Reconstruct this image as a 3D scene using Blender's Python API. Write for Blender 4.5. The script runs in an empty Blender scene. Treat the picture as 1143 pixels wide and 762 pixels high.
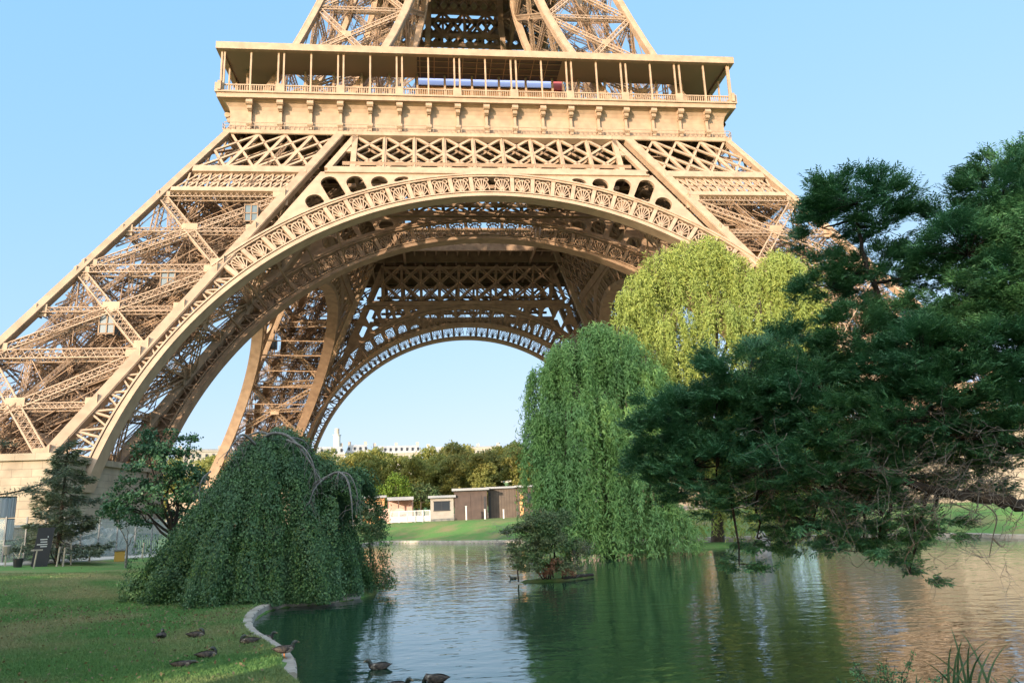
import bpy, math, random
import numpy as np
from mathutils import Matrix, Vector
from mathutils.geometry import delaunay_2d_cdt
rng = np.random.default_rng(7); random.seed(7)
R = math.radians
SC = bpy.context.scene; COL = SC.collection

# ------------------------------------------------------------------ camera, sky, sun, exposure
CAM = np.array([-8.2205, -125.7209, 2.3754]); YAW, PIT, ROL, FPX = .1151, .2222, .0396, 817.88
IW, IH = 1143., 762.
def ray(px, py):
    u = (px-IW/2)/FPX; v = (IH/2-py)/FPX
    c, s = math.cos(ROL), math.sin(ROL); x = u*c+v*s; up = -u*s+v*c
    c, s = math.cos(PIT), math.sin(PIT); y = c-up*s; z = s+up*c
    c, s = math.cos(YAW), math.sin(YAW); return np.array([x*c+y*s, -x*s+y*c, z])
def site(px, py, D):                      # where a thing seen at (px,py) stands, D metres away over the ground
    d = ray(px, py); return CAM+d*D/math.hypot(d[0], d[1])
def onz(px, py, z):
    d = ray(px, py); return CAM+d*(z-CAM[2])/d[2]
cam = bpy.data.cameras.new('camera'); co = bpy.data.objects.new('camera', cam); COL.objects.link(co)
fw = Vector(ray(IW/2, IH/2)).normalized(); rt = (Vector(ray(IW/2+100, IH/2))-Vector(ray(IW/2, IH/2))).normalized(); up = rt.cross(fw)
co.matrix_world = Matrix(((rt.x, up.x, -fw.x, CAM[0]), (rt.y, up.y, -fw.y, CAM[1]), (rt.z, up.z, -fw.z, CAM[2]), (0, 0, 0, 1)))
cam.lens = 36*FPX/IW; cam.sensor_width = 36; cam.clip_start = .1; cam.clip_end = 9000
SC.camera = co
SUN_EL, SUN_AZ = R(12.5), math.atan2(-.62, -.78)       # azimuth: direction (x,y) towards the sun = (sin, cos)
SKY_FILL = 8.5
w = bpy.data.worlds.new('World'); SC.world = w; w.use_nodes = True
nt = w.node_tree; sky = nt.nodes.new('ShaderNodeTexSky'); sky.sky_type = 'NISHITA'; sky.sun_disc = False
sky.sun_elevation = SUN_EL; sky.sun_rotation = SUN_AZ; sky.air_density = 1.0; sky.dust_density = .6; sky.ozone_density = 1.6
bg = nt.nodes['Background']; bg.inputs['Strength'].default_value = .15
_sp = nt.nodes.new('ShaderNodeSeparateColor'); _cb = nt.nodes.new('ShaderNodeCombineColor'); nt.links.new(sky.outputs[0], _sp.inputs[0])
for _i, (_a, _g) in enumerate(((.80, .45), (1.30, .22), (2.0, .10))):     # soft film-like shoulder: keeps the bright horizon from blowing out
    _p = nt.nodes.new('ShaderNodeMath'); _p.operation = 'POWER'; _p.inputs[1].default_value = _g; _m = nt.nodes.new('ShaderNodeMath'); _m.operation = 'MULTIPLY'; _m.inputs[1].default_value = _a
    nt.links.new(_sp.outputs[_i], _p.inputs[0]); nt.links.new(_p.outputs[0], _m.inputs[0])
    _s = nt.nodes.new('ShaderNodeMath'); _s.operation = 'SUBTRACT'; _s.inputs[1].default_value = 6.5; _s.use_clamp = False; _x = nt.nodes.new('ShaderNodeMath'); _x.operation = 'MAXIMUM'; _x.inputs[1].default_value = 0
    _t = nt.nodes.new('ShaderNodeMath'); _t.operation = 'ADD'; nt.links.new(_sp.outputs[_i], _s.inputs[0]); nt.links.new(_s.outputs[0], _x.inputs[0]); nt.links.new(_x.outputs[0], _t.inputs[0]); nt.links.new(_m.outputs[0], _t.inputs[1])
    nt.links.new(_t.outputs[0], _cb.inputs[_i])
# added fill: unseen bright veil over the sun's half of sky, brightening the shade
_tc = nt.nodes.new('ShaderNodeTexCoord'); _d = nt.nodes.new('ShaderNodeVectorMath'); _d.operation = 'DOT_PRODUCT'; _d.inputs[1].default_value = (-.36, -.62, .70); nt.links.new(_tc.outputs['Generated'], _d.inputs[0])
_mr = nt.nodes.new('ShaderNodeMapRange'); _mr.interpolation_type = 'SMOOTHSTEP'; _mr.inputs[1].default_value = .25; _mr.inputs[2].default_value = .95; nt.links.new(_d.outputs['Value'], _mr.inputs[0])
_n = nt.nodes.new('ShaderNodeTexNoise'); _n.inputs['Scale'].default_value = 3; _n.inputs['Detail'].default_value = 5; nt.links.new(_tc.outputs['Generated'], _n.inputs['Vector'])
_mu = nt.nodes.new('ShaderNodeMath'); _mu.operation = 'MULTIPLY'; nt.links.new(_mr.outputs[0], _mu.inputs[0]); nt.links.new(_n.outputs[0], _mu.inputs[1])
_vm = nt.nodes.new('ShaderNodeMix'); _vm.data_type = 'RGBA'; _vm.blend_type = 'ADD'; _vm.inputs[7].default_value = (SKY_FILL*1.05, SKY_FILL, SKY_FILL*.88, 1); nt.links.new(_mu.outputs[0], _vm.inputs[0]); nt.links.new(_cb.outputs[0], _vm.inputs[6])
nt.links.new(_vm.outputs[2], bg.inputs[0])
sl = bpy.data.lights.new('sun', 'SUN'); sl.energy = 2.55; sl.angle = R(.6); sl.color = (1, .81, .60)
so = bpy.data.objects.new('sun', sl); COL.objects.link(so)
sd = Vector((math.sin(SUN_AZ)*math.cos(SUN_EL), math.cos(SUN_AZ)*math.cos(SUN_EL), math.sin(SUN_EL)))
so.rotation_euler = sd.to_track_quat('Z', 'Y').to_euler()
vs = SC.view_settings; vs.view_transform = 'Standard'; vs.look = 'None'; vs.gamma = 1; vs.exposure = 1.72; vs.use_curve_mapping = False

# ------------------------------------------------------------------ materials
def mat(name, base, rough=.7, noise=None, bump=None, metal=0, spec=.5, coord='Object'):
    m = bpy.data.materials.new(name); m.use_nodes = True; t = m.node_tree; b = t.nodes['Principled BSDF']
    b.inputs['Base Color'].default_value = (*base, 1); b.inputs['Roughness'].default_value = rough
    b.inputs['Metallic'].default_value = metal; b.inputs['Specular IOR Level'].default_value = spec
    tc = t.nodes.new('ShaderNodeTexCoord')
    if noise:                              # (scale, second colour, contrast lo, hi)
        n = t.nodes.new('ShaderNodeTexNoise'); n.inputs['Scale'].default_value = noise[0]; n.inputs['Detail'].default_value = 6
        r = t.nodes.new('ShaderNodeValToRGB'); e = r.color_ramp.elements
        e[0].position, e[1].position = noise[2], noise[3]; e[0].color = (*base, 1); e[1].color = (*noise[1], 1)
        t.links.new(tc.outputs[coord], n.inputs['Vector']); t.links.new(n.outputs[0], r.inputs[0]); t.links.new(r.outputs[0], b.inputs['Base Color'])
    if bump:                               # (scale, strength, distance)
        n = t.nodes.new('ShaderNodeTexNoise'); n.inputs['Scale'].default_value = bump[0]; n.inputs['Detail'].default_value = 5
        bp = t.nodes.new('ShaderNodeBump'); bp.inputs['Strength'].default_value = bump[1]; bp.inputs['Distance'].default_value = bump[2]
        t.links.new(tc.outputs[coord], n.inputs['Vector']); t.links.new(n.outputs[0], bp.inputs['Height']); t.links.new(bp.outputs[0], b.inputs['Normal'])
    return m
def leafmat(name, c0, c1, c2, transl=.3, rough=.55, scale=.5):
    m = bpy.data.materials.new(name); m.use_nodes = True; t = m.node_tree; N = t.nodes; L = t.links
    b = N['Principled BSDF']; b.inputs['Roughness'].default_value = rough; b.inputs['Specular IOR Level'].default_value = .35
    g = N.new('ShaderNodeNewGeometry'); r = N.new('ShaderNodeValToRGB'); e = r.color_ramp.elements
    e[0].position, e[1].position = .15, .9; e[0].color = (*c0, 1); e[1].color = (*c1, 1)
    tc = N.new('ShaderNodeTexCoord'); n = N.new('ShaderNodeTexNoise'); n.inputs['Scale'].default_value = scale; n.inputs['Detail'].default_value = 3
    L.new(tc.outputs['Object'], n.inputs['Vector']); L.new(g.outputs['Random Per Island'], r.inputs[0])
    r2 = N.new('ShaderNodeValToRGB'); r2.color_ramp.elements[0].position = .42; r2.color_ramp.elements[1].position = .64
    L.new(n.outputs[0], r2.inputs[0])
    mx = N.new('ShaderNodeMix'); mx.data_type = 'RGBA'; mx.inputs[7].default_value = (*c2, 1)
    mm = N.new('ShaderNodeMath'); mm.operation = 'MULTIPLY'; mm.inputs[1].default_value = .75
    L.new(r2.outputs[0], mm.inputs[0]); L.new(mm.outputs[0], mx.inputs[0]); L.new(r.outputs[0], mx.inputs[6]); L.new(mx.outputs[2], b.inputs['Base Color'])
    tr = N.new('ShaderNodeBsdfTranslucent'); L.new(mx.outputs[2], tr.inputs[0])
    ms = N.new('ShaderNodeMixShader'); ms.inputs[0].default_value = transl
    L.new(b.outputs[0], ms.inputs[1]); L.new(tr.outputs[0], ms.inputs[2]); L.new(ms.outputs[0], N['Material Output'].inputs[0])
    return m
def stonemat(name, c0, c1, bw, bh, mortar=.012):
    m = mat(name, c0, .85); t = m.node_tree; N = t.nodes; L = t.links; b = N['Principled BSDF']
    tc = N.new('ShaderNodeTexCoord'); mp = N.new('ShaderNodeSeparateXYZ'); cb = N.new('ShaderNodeCombineXYZ'); ad = N.new('ShaderNodeMath')
    L.new(tc.outputs['Object'], mp.inputs[0]); L.new(mp.outputs[0], ad.inputs[0]); L.new(mp.outputs[1], ad.inputs[1])
    L.new(ad.outputs[0], cb.inputs[0]); L.new(mp.outputs[2], cb.inputs[1])
    br = N.new('ShaderNodeTexBrick'); br.inputs['Scale'].default_value = 1; br.inputs['Brick Width'].default_value = bw; br.inputs['Row Height'].default_value = bh
    br.inputs['Mortar Size'].default_value = mortar; br.inputs['Color1'].default_value = (*c0, 1); br.inputs['Color2'].default_value = (*c1, 1)
    br.inputs['Mortar'].default_value = (c0[0]*.45, c0[1]*.45, c0[2]*.45, 1)
    n = N.new('ShaderNodeTexNoise'); n.inputs['Scale'].default_value = .7; n.inputs['Detail'].default_value = 8
    mx = N.new('ShaderNodeMix'); mx.data_type = 'RGBA'; mx.blend_type = 'MULTIPLY'; mx.inputs[0].default_value = .6
    r = N.new('ShaderNodeValToRGB'); r.color_ramp.elements[0].position = .3; r.color_ramp.elements[0].color = (.45, .42, .4, 1); r.color_ramp.elements[1].position = .65
    L.new(tc.outputs['Object'], n.inputs['Vector']); L.new(n.outputs[0], r.inputs[0]); L.new(cb.outputs[0], br.inputs['Vector'])
    L.new(br.outputs[0], mx.inputs[6]); L.new(r.outputs[0], mx.inputs[7]); L.new(mx.outputs[2], b.inputs['Base Color'])
    bp = N.new('ShaderNodeBump'); bp.inputs['Strength'].default_value = .5; bp.inputs['Distance'].default_value = .03
    L.new(br.outputs['Fac'], bp.inputs['Height']); bp.invert = True; L.new(bp.outputs[0], b.inputs['Normal'])
    return m
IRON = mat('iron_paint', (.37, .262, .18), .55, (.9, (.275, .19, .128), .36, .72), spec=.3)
IROND = mat('iron_paint_dark', (.29, .195, .128), .65, (.8, (.19, .122, .08), .35, .7), spec=.25)  # darker brown iron for inner members, undersides and the upper platform
NETM = mat('canopy_ceiling_mesh', (.26, .19, .13), .8)
STONE = stonemat('pedestal_limestone', (.37, .305, .23), (.325, .265, .2), 1.5, .62)
CONC = mat('kerb_concrete', (.36, .33, .285), .85, (3, (.22, .195, .165), .35, .7), (25, .5, .01))
PALE = mat('pale_stone', (.5, .48, .44), .85, (2, (.36, .34, .3), .3, .7))
ROCK = mat('rock', (.24, .24, .23), .9, (1.4, (.11, .11, .105), .35, .65), (3, .9, .1))
BARK = mat('bark', (.09, .065, .048), .9, (4, (.04, .03, .024), .3, .7), (18, .8, .02))
GREYBARK = mat('grey_bark', (.19, .185, .175), .85, (9, (.09, .085, .08), .3, .7), (25, .6, .01))
TWIG = mat('dry_twig', (.2, .175, .15), .9, (9, (.07, .06, .05), .3, .7))
DARKBARK = mat('dark_bark', (.035, .026, .02), .9, (6, (.018, .014, .011), .3, .7), (20, .8, .02))
WOOD = mat('stained_wood', (.085, .055, .045), .75, (1.2, (.05, .033, .028), .3, .7))
GREYP = mat('grey_cladding', (.34, .30, .26), .7, (1.5, (.26, .23, .2), .3, .7))
ROOFM = mat('zinc_roof', (.22, .23, .25), .5, (.5, (.3, .3, .31), .3, .7))
WHITE = mat('white_paint', (.55, .55, .54), .5)
BLACK = mat('black_panel', (.025, .024, .027), .5)
DARKGL = mat('dark_window', (.03, .035, .045), .12)
STEEL = mat('ribbed_steel', (.42, .45, .48), .38, metal=.6)
STAKE = mat('raw_wood', (.38, .33, .26), .8)
GOLD = mat('ochre_box', (.5, .30, .06), .7)
ORANGE = mat('orange_panel', (.52, .27, .12), .7)
PINK = mat('rose_render', (.52, .33, .27), .8)
CREAM = mat('paris_stone', (.36, .33, .29), .8, (.2, (.30, .27, .24), .3, .7))
BLUEGL = mat('pavilion_glass', (.22, .27, .48), .15, metal=.35)
RED = mat('red_panel', (.35, .06, .07), .6)
POSTM = mat('post_metal', (.16, .17, .18), .5)
glass = bpy.data.materials.new('fence_glass'); glass.use_nodes = True
_b = glass.node_tree.nodes['Principled BSDF']; _b.inputs['Base Color'].default_value = (.72, .82, .80, 1); _b.inputs['Roughness'].default_value = .03
_b.inputs['Alpha'].default_value = .28
LEAF_BEECH = leafmat('beech_leaf', (.03, .09, .03), (.115, .225, .075), (.075, .16, .085), .25, .5, 1.6)
LEAF_WILLOW = leafmat('willow_leaf', (.135, .27, .075), (.27, .43, .125), (.18, .34, .13), .35, .5, .5)
LEAF_WILLOW_LIT = leafmat('sunlit_willow_leaf', (.21, .27, .055), (.38, .42, .10), (.25, .32, .08), .35, .5, .5)  # same kind of willow, with sunlit yellow put into the leaf colour
LEAF_YEW = leafmat('conifer_needle', (.038, .12, .048), (.105, .245, .092), (.06, .18, .09), .2, .5, .9)
LEAF_SPRUCE = leafmat('spruce_needle', (.085, .12, .06), (.17, .20, .10), (.11, .155, .12), .2, .55, .8)
LEAF_GREEN = leafmat('broad_leaf', (.022, .075, .03), (.055, .135, .05), (.036, .095, .045), .15, .5, .5)
LEAF_GOLD = leafmat('sunlit_leaf', (.27, .28, .075), (.42, .40, .12), (.23, .27, .075), .6, .6, .15)  # leaf colour raised to a bright yellow so the belt looks sunlit
LEAF_OLIVE = leafmat('olive_leaf', (.23, .26, .08), (.36, .36, .11), (.32, .28, .09), .6, .6, .15)
LEAF_LIME = leafmat('lime_leaf', (.09, .18, .025), (.17, .26, .04), (.12, .2, .03), .3, .6, .3)
LEAF_BUSH = leafmat('bush_leaf', (.045, .11, .035), (.12, .19, .07), (.12, .14, .075), .25, .6, 1.5)
LEAF_RUST = leafmat('rust_leaf', (.13, .05, .025), (.22, .10, .05), (.16, .10, .06), .25, .6, 1.5)
LEAF_SHADE = leafmat('plane_leaf', (.04, .09, .02), (.09, .15, .04), (.06, .11, .03), .15)
REED = leafmat('reed_blade', (.03, .08, .03), (.06, .12, .05), (.04, .09, .04), .2)

# ------------------------------------------------------------------ mesh builder
def unit(a):
    a = np.asarray(a, float); return a/np.maximum(np.linalg.norm(a, axis=-1, keepdims=True), 1e-9)
class MB:
    def __init__(s): s.v = []; s.f4 = []; s.f3 = []; s.n = 0; s.mi4 = []; s.mi3 = []; s.cur = 0
    def add(s, v, f):
        v = np.asarray(v, float).reshape(-1, 3); f = np.asarray(f, int)
        if len(f) == 0: return
        s.v.append(v)
        if f.shape[1] == 4: s.f4.append(f+s.n); s.mi4.append(np.full(len(f), s.cur))
        else: s.f3.append(f+s.n); s.mi3.append(np.full(len(f), s.cur))
        s.n += len(v)
    def bars(s, P0, P1, wd, ht, n, caps=True):
        P0 = np.atleast_2d(np.asarray(P0, float)); P1 = np.atleast_2d(np.asarray(P1, float)); N = len(P0)
        if N == 0: return
        a = unit(P1-P0); n = np.broadcast_to(np.asarray(n, float), (N, 3)); n = n-(n*a).sum(1, keepdims=True)*a
        bad = np.linalg.norm(n, axis=1) < 1e-4
        if bad.any():
            n = n.copy(); alt = np.cross(a, [0.3, .8, .5]); n[bad] = alt[bad]
        n = unit(n); b = np.cross(a, n)
        wd = np.broadcast_to(np.asarray(wd, float), (N,))[:, None]/2; ht = np.broadcast_to(np.asarray(ht, float), (N,))[:, None]/2
        V = np.stack([P0-b*wd-n*ht, P0+b*wd-n*ht, P0+b*wd+n*ht, P0-b*wd+n*ht, P1-b*wd-n*ht, P1+b*wd-n*ht, P1+b*wd+n*ht, P1-b*wd+n*ht], 1)
        F = [[0, 1, 5, 4], [1, 2, 6, 5], [2, 3, 7, 6], [3, 0, 4, 7]]
        if caps: F += [[3, 2, 1, 0], [4, 5, 6, 7]]
        F = (np.arange(N)[:, None, None]*8+np.array(F)[None]).reshape(-1, 4)
        s.add(V.reshape(-1, 3), F)
    def box(s, x0, x1, y0, y1, z0, z1): s.bars([((x0+x1)/2, (y0+y1)/2, z0)], [((x0+x1)/2, (y0+y1)/2, z1)], abs(x1-x0), abs(y1-y0), (0, 1, 0))
    def truss(s, P0, P1, W, D, n, c=.16, l=.07, pitch=None, sides=True):
        P0 = np.asarray(P0, float); P1 = np.asarray(P1, float); L = np.linalg.norm(P1-P0)
        if L < .5: return
        a = (P1-P0)/L; n = np.asarray(n, float); n = n-(n@a)*a; n /= np.linalg.norm(n); b = np.cross(a, n)
        pitch = pitch or W*.9; k = max(2, int(round(L/pitch))); t = np.linspace(0, 1, k+1)[:, None]; X = P0+(P1-P0)*t
        cs = {}
        for i in (-1, 1):
            for j in (-1, 1): cs[i, j] = X+b*i*(W-c)/2+n*j*(D-c)/2
        A = np.array([cs[q][0] for q in cs]); B = np.array([cs[q][-1] for q in cs]); s.bars(A, B, c, c, n)
        S, E = [], []
        for j in (-1, 1):
            u, v = cs[-1, j], cs[1, j]; S += [u[:-1], v[:-1]]; E += [v[1:], u[1:]]
        s.bars(np.concatenate(S), np.concatenate(E), l, l*.5, n, False)
        if sides:
            S, E = [], []
            for i in (-1, 1):
                u, v = cs[i, -1].copy(), cs[i, 1].copy(); q = np.arange(k); S.append(np.where((q % 2 == 0)[:, None], u[:-1], v[:-1])); E.append(np.where((q % 2 == 0)[:, None], v[1:], u[1:]))
            s.bars(np.concatenate(S), np.concatenate(E), l, l*.5, b, False)
    def tube(s, P, r, k=6):
        P = np.asarray(P, float); M = len(P); r = np.broadcast_to(np.asarray(r, float), (M,))
        T = unit(np.gradient(P, axis=0)); ref = np.array([.37, .71, .59]); A = unit(np.cross(T, ref)); B = np.cross(T, A)
        th = np.linspace(0, 2*math.pi, k, endpoint=False)
        V = P[:, None]+r[:, None, None]*(A[:, None]*np.cos(th)[None, :, None]+B[:, None]*np.sin(th)[None, :, None])
        i = np.arange(M-1)[:, None]; j = np.arange(k)[None]; j2 = (j+1) % k
        F = np.stack([i*k+j, i*k+j2, (i+1)*k+j2, (i+1)*k+j], -1).reshape(-1, 4); s.add(V.reshape(-1, 3), F)
        s.add(np.concatenate([V[-1], P[-1:]]), [[q, (q+1) % k, k] for q in range(k)])
    def leaves(s, P, A, N, L, Wd):                     # kite-shaped leaves: base, side, tip, side
        P = np.asarray(P, float); n = len(P); A = unit(A); N = np.asarray(N, float); N = unit(N-(N*A).sum(1, keepdims=True)*A); B = np.cross(A, N)
        L = np.broadcast_to(np.asarray(L, float), (n,))[:, None]; Wd = np.broadcast_to(np.asarray(Wd, float), (n,))[:, None]
        V = np.stack([P, P+A*L*.45+B*Wd/2+N*L*.05, P+A*L, P+A*L*.45-B*Wd/2+N*L*.05], 1)
        s.add(V.reshape(-1, 3), np.arange(n*4).reshape(n, 4))
    def quad(s, a, b, c, d): s.add([a, b, c, d], [[0, 1, 2, 3]])
    def build(s, name, m, parent=None, smooth=False):
        me = bpy.data.meshes.new(name)
        V = np.concatenate(s.v) if s.v else np.zeros((0, 3))
        f4 = np.concatenate(s.f4) if s.f4 else np.zeros((0, 4), int); f3 = np.concatenate(s.f3) if s.f3 else np.zeros((0, 3), int)
        me.vertices.add(len(V)); me.vertices.foreach_set('co', V.astype(np.float32).ravel())
        nl = f4.size+f3.size; me.loops.add(nl); me.loops.foreach_set('vertex_index', np.concatenate([f4.ravel(), f3.ravel()]).astype(np.int32))
        st = np.concatenate([np.arange(len(f4))*4, f4.size+np.arange(len(f3))*3]).astype(np.int32)
        me.polygons.add(len(st)); me.polygons.foreach_set('loop_start', st)
        ms = m if isinstance(m, (list, tuple)) else [m]
        for q in ms: me.materials.append(q)
        if len(ms) > 1:
            me.polygons.foreach_set('material_index', np.concatenate(s.mi4+s.mi3).astype(np.int32))
        me.polygons.foreach_set('use_smooth', np.full(len(st), bool(smooth)))
        me.update(calc_edges=True); me.validate()
        o = bpy.data.objects.new(name, me); COL.objects.link(o)
        if parent: o.parent = parent
        return o
def tag(o, label=None, cat=None, group=None, kind=None):
    for k, v in (('label', label), ('category', cat), ('group', group), ('kind', kind)):
        if v: o[k] = v
    return o
def empty(name, loc=(0, 0, 0), rz=0, **k):
    o = bpy.data.objects.new(name, None); COL.objects.link(o); o.location = loc; o.rotation_euler.z = rz; o.empty_display_size = .2
    return tag(o, **k)
def kids(o): return [c for c in bpy.data.objects if c.parent == o]
def copy_tree(o, parent=None, **k):
    c = o.copy(); COL.objects.link(c)
    if parent: c.parent = parent
    for ch in kids(o): copy_tree(ch, c)
    return tag(c, **k)
def rotcopy(o, parent, k):
    c = copy_tree(o, parent); c.rotation_euler.z = o.rotation_euler.z+k*math.pi/2; return c

# ------------------------------------------------------------------ ground, water
ZW = -.3
def P2(px, py, z=ZW): return onz(px, py, z)[:2]
near = [P2(330, 764), P2(328, 748), P2(318, 734), P2(301, 722), P2(287, 713), P2(280.5, 703), P2(284, 692), P2(297, 683), P2(314, 678.5), P2(345, 675)]
pond = [np.array(p) for p in ([-4.2, -119.2], [-7.2, -117.6], [-9.4, -115])] + near + [np.array(p) for p in ([-10.6, -100.4], [-10.3, -97.5], [-13.5, -88], [-15.5, -74], [-14.5, -64])]
pond += [P2(430, 606), P2(500, 606), P2(560, 605.5), P2(640, 604.5), P2(760, 603), P2(900, 600.5), P2(1065, 598.5), P2(1143, 600.5)]
pond += [np.array(p) for p in ([30, -92], [30, -104], [22, -114], [10, -119.5], [3, -120.5])]
POND = np.array(pond)
def catmull(P, k=6, closed=True):
    P = np.asarray(P); n = len(P); out = []
    for i in range(n if closed else n-1):
        g = lambda j: P[j % n] if closed else P[min(max(j, 0), n-1)]
        a, b, c, d = g(i-1), g(i), g(i+1), g(i+2)
        for t in np.linspace(0, 1, k, endpoint=False): out.append(.5*((2*b)+(c-a)*t+(2*a-5*b+4*c-d)*t*t+(3*b-a-3*c+d)*t**3))
    if not closed: out.append(P[-1])
    return np.array(out)
PC = catmull(POND, 5)
def sdist(X, Y, poly=PC):                                # signed distance to the pond outline, + on land
    S = np.full(X.shape, 1e9); ins = np.zeros(X.shape, bool); n = len(poly)
    for i in range(n):
        a, b = poly[i], poly[(i+1) % n]; e = b-a; px, py = X-a[0], Y-a[1]
        t = np.clip((px*e[0]+py*e[1])/(e@e+1e-12), 0, 1); S = np.minimum(S, (px-t*e[0])**2+(py-t*e[1])**2)
        cr = ((a[1] > Y) != (b[1] > Y)); xi = a[0]+(Y-a[1])/(b[1]-a[1]+1e-12)*e[0]; ins ^= cr & (X < xi)
    S = np.sqrt(S); return np.where(ins, -S, S)
def smooth(a, b, x): t = np.clip((x-a)/(b-a), 0, 1); return t*t*(3-2*t)
ISLES = []
def isle(px, py, rx, ry, h): p = P2(px, py); ISLES.append((p[0], p[1], rx, ry, h)); return p
isle(745, 612, 6.6, 2.3, .2); isle(612, 648, 1.5, .55, .08)
def height(X, Y):
    X = np.asarray(X, float); Y = np.asarray(Y, float); S = sdist(X, Y)
    near_r = np.exp(-((X+8)**2+(Y+124)**2)/60)
    far = np.maximum(smooth(-80, -68, Y)*smooth(-24, -12, X), smooth(8, 18, X)*smooth(-105, -98, Y))
    lawn = 1.1*smooth(1.5, 24, S)*smooth(-8, -16, X)*(1-far)+1.35*smooth(.2, 9, S)*far
    lawn = lawn+.05*np.sin(X*.31+1)*np.sin(Y*.27)*smooth(2, 8, S)+.45*near_r
    hill = 14*smooth(110, 270, Y)
    z = np.where(S > 0, ZW+.19+(lawn+.02)*1+hill, ZW)
    edge = smooth(-.25, .12, S); z = np.where(S < .12, ZW-.55*smooth(.0, .6, -S)-.25+.44*edge, z)
    for (cx, cy, rx, ry, h) in ISLES:
        q = np.sqrt(((X-cx)/rx)**2+((Y-cy)/ry)**2); z = np.maximum(z, ZW-.5+(h+.5)*smooth(1.25, .55, q))
    return z
def gz(x, y): return float(height(np.array([x]), np.array([y]))[0])
def axis(lo, hi, flo, fhi, st):
    a = list(np.arange(flo, fhi+1e-6, st)); d = st; x = flo
    while x > lo: d *= 1.35; x -= d; a.insert(0, max(x, lo))
    d = st; x = fhi
    while x < hi: d *= 1.35; x += d; a.append(min(x, hi))
    return np.array(sorted(set(np.round(a, 4))))
xs = axis(-4000, 4000, -20, 10, .28); ys = axis(-3000, 5000, -122, -56, .28)
GX, GY = np.meshgrid(xs, ys); GZ = height(GX, GY); g = MB(); nx = len(xs); ny = len(ys)
i, j = np.meshgrid(np.arange(ny-1), np.arange(nx-1), indexing='ij'); i = i.ravel(); j = j.ravel()
g.add(np.stack([GX, GY, GZ], -1).reshape(-1, 3), np.stack([i*nx+j, i*nx+j+1, (i+1)*nx+j+1, (i+1)*nx+j], -1))
GRASS = mat('lawn', (.035, .082, .018), .95, spec=.15); t = GRASS.node_tree; N = t.nodes; L = t.links
tc = N.new('ShaderNodeTexCoord')
def nz(sc, det=6, rot=None):
    n = N.new('ShaderNodeTexNoise'); n.inputs['Scale'].default_value = sc; n.inputs['Detail'].default_value = det; n.inputs['Roughness'].default_value = .65
    if rot is not None:
        mp = N.new('ShaderNodeMapping'); mp.inputs['Scale'].default_value = rot; L.new(tc.outputs['Object'], mp.inputs[0]); L.new(mp.outputs[0], n.inputs['Vector'])
    else: L.new(tc.outputs['Object'], n.inputs['Vector'])
    return n
def ramp(src, p0, c0, p1, c1):
    r = N.new('ShaderNodeValToRGB'); e = r.color_ramp.elements; e[0].position, e[1].position = p0, p1; e[0].color = (*c0, 1); e[1].color = (*c1, 1); L.new(src, r.inputs[0]); return r.outputs[0]
def mixc(f, a, b):
    m = N.new('ShaderNodeMix'); m.data_type = 'RGBA'; L.new(f, m.inputs[0]); L.new(a, m.inputs[6]); L.new(b, m.inputs[7]); return m.outputs[2]
c1 = ramp(nz(9).outputs[0], .3, (.07, .165, .045), .7, (.12, .225, .065))
c2 = ramp(nz(14).outputs[0], .3, (.17, .14, .07), .75, (.27, .22, .12))
lawn_c = mixc(ramp(nz(.42, 7, (1, 1, 1)).outputs[0], .45, (0, 0, 0), .68, (.9, .9, .9)), c1, c2)
grav = ramp(nz(30).outputs[0], .3, (.33, .27, .20), .7, (.42, .35, .27))                     # sandy paving under the tower
sy = N.new('ShaderNodeSeparateXYZ'); L.new(tc.outputs['Object'], sy.inputs[0])
def stepn(src, a, b):
    m = N.new('ShaderNodeMapRange'); m.interpolation_type = 'SMOOTHSTEP'; m.inputs[1].default_value = a; m.inputs[2].default_value = b; L.new(src, m.inputs[0]); return m.outputs[0]
def mul(a, b): m = N.new('ShaderNodeMath'); m.operation = 'MULTIPLY'; L.new(a, m.inputs[0]); L.new(b, m.inputs[1]); return m.outputs[0]
pav = mul(mul(stepn(sy.outputs[1], -43, -42.6), stepn(sy.outputs[1], 72, 71)), mul(stepn(sy.outputs[0], -72, -71), stepn(sy.outputs[0], 72, 71)))
L.new(mixc(pav, lawn_c, grav), N['Principled BSDF'].inputs['Base Color'])
bp = N.new('ShaderNodeBump'); bp.inputs['Strength'].default_value = .7; bp.inputs['Distance'].default_value = .05; L.new(nz(22).outputs[0], bp.inputs['Height']); L.new(bp.outputs[0], N['Principled BSDF'].inputs['Normal'])
tag(g.build('ground', GRASS, smooth=True), kind='structure')
# water
WAT = bpy.data.materials.new('pond_water'); WAT.use_nodes = True; t = WAT.node_tree; N = t.nodes; L = t.links; N.remove(N['Principled BSDF'])
wd_ = N.new('ShaderNodeBsdfDiffuse'); wd_.inputs[0].default_value = (.010, .036, .020, 1); wg_ = N.new('ShaderNodeBsdfGlossy'); wg_.inputs['Roughness'].default_value = .04; wg_.inputs[0].default_value = (.96, .97, .97, 1)
wf_ = N.new('ShaderNodeFresnel'); wf_.inputs['IOR'].default_value = 2.1; wx_ = N.new('ShaderNodeMixShader'); L.new(wf_.outputs[0], wx_.inputs[0]); L.new(wd_.outputs[0], wx_.inputs[1]); L.new(wg_.outputs[0], wx_.inputs[2]); L.new(wx_.outputs[0], N['Material Output'].inputs[0])
tc = N.new('ShaderNodeTexCoord')
n1 = nz(1.0, 1.5, (1, 1.8, 1)); n2 = nz(3.6, 1, (1, 1.6, 1)); n3 = nz(.16, 2)
ad = N.new('ShaderNodeMath'); ad.operation = 'MULTIPLY_ADD'; ad.inputs[1].default_value = .28; L.new(n2.outputs[0], ad.inputs[0]); L.new(n1.outputs[0], ad.inputs[2])
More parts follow.
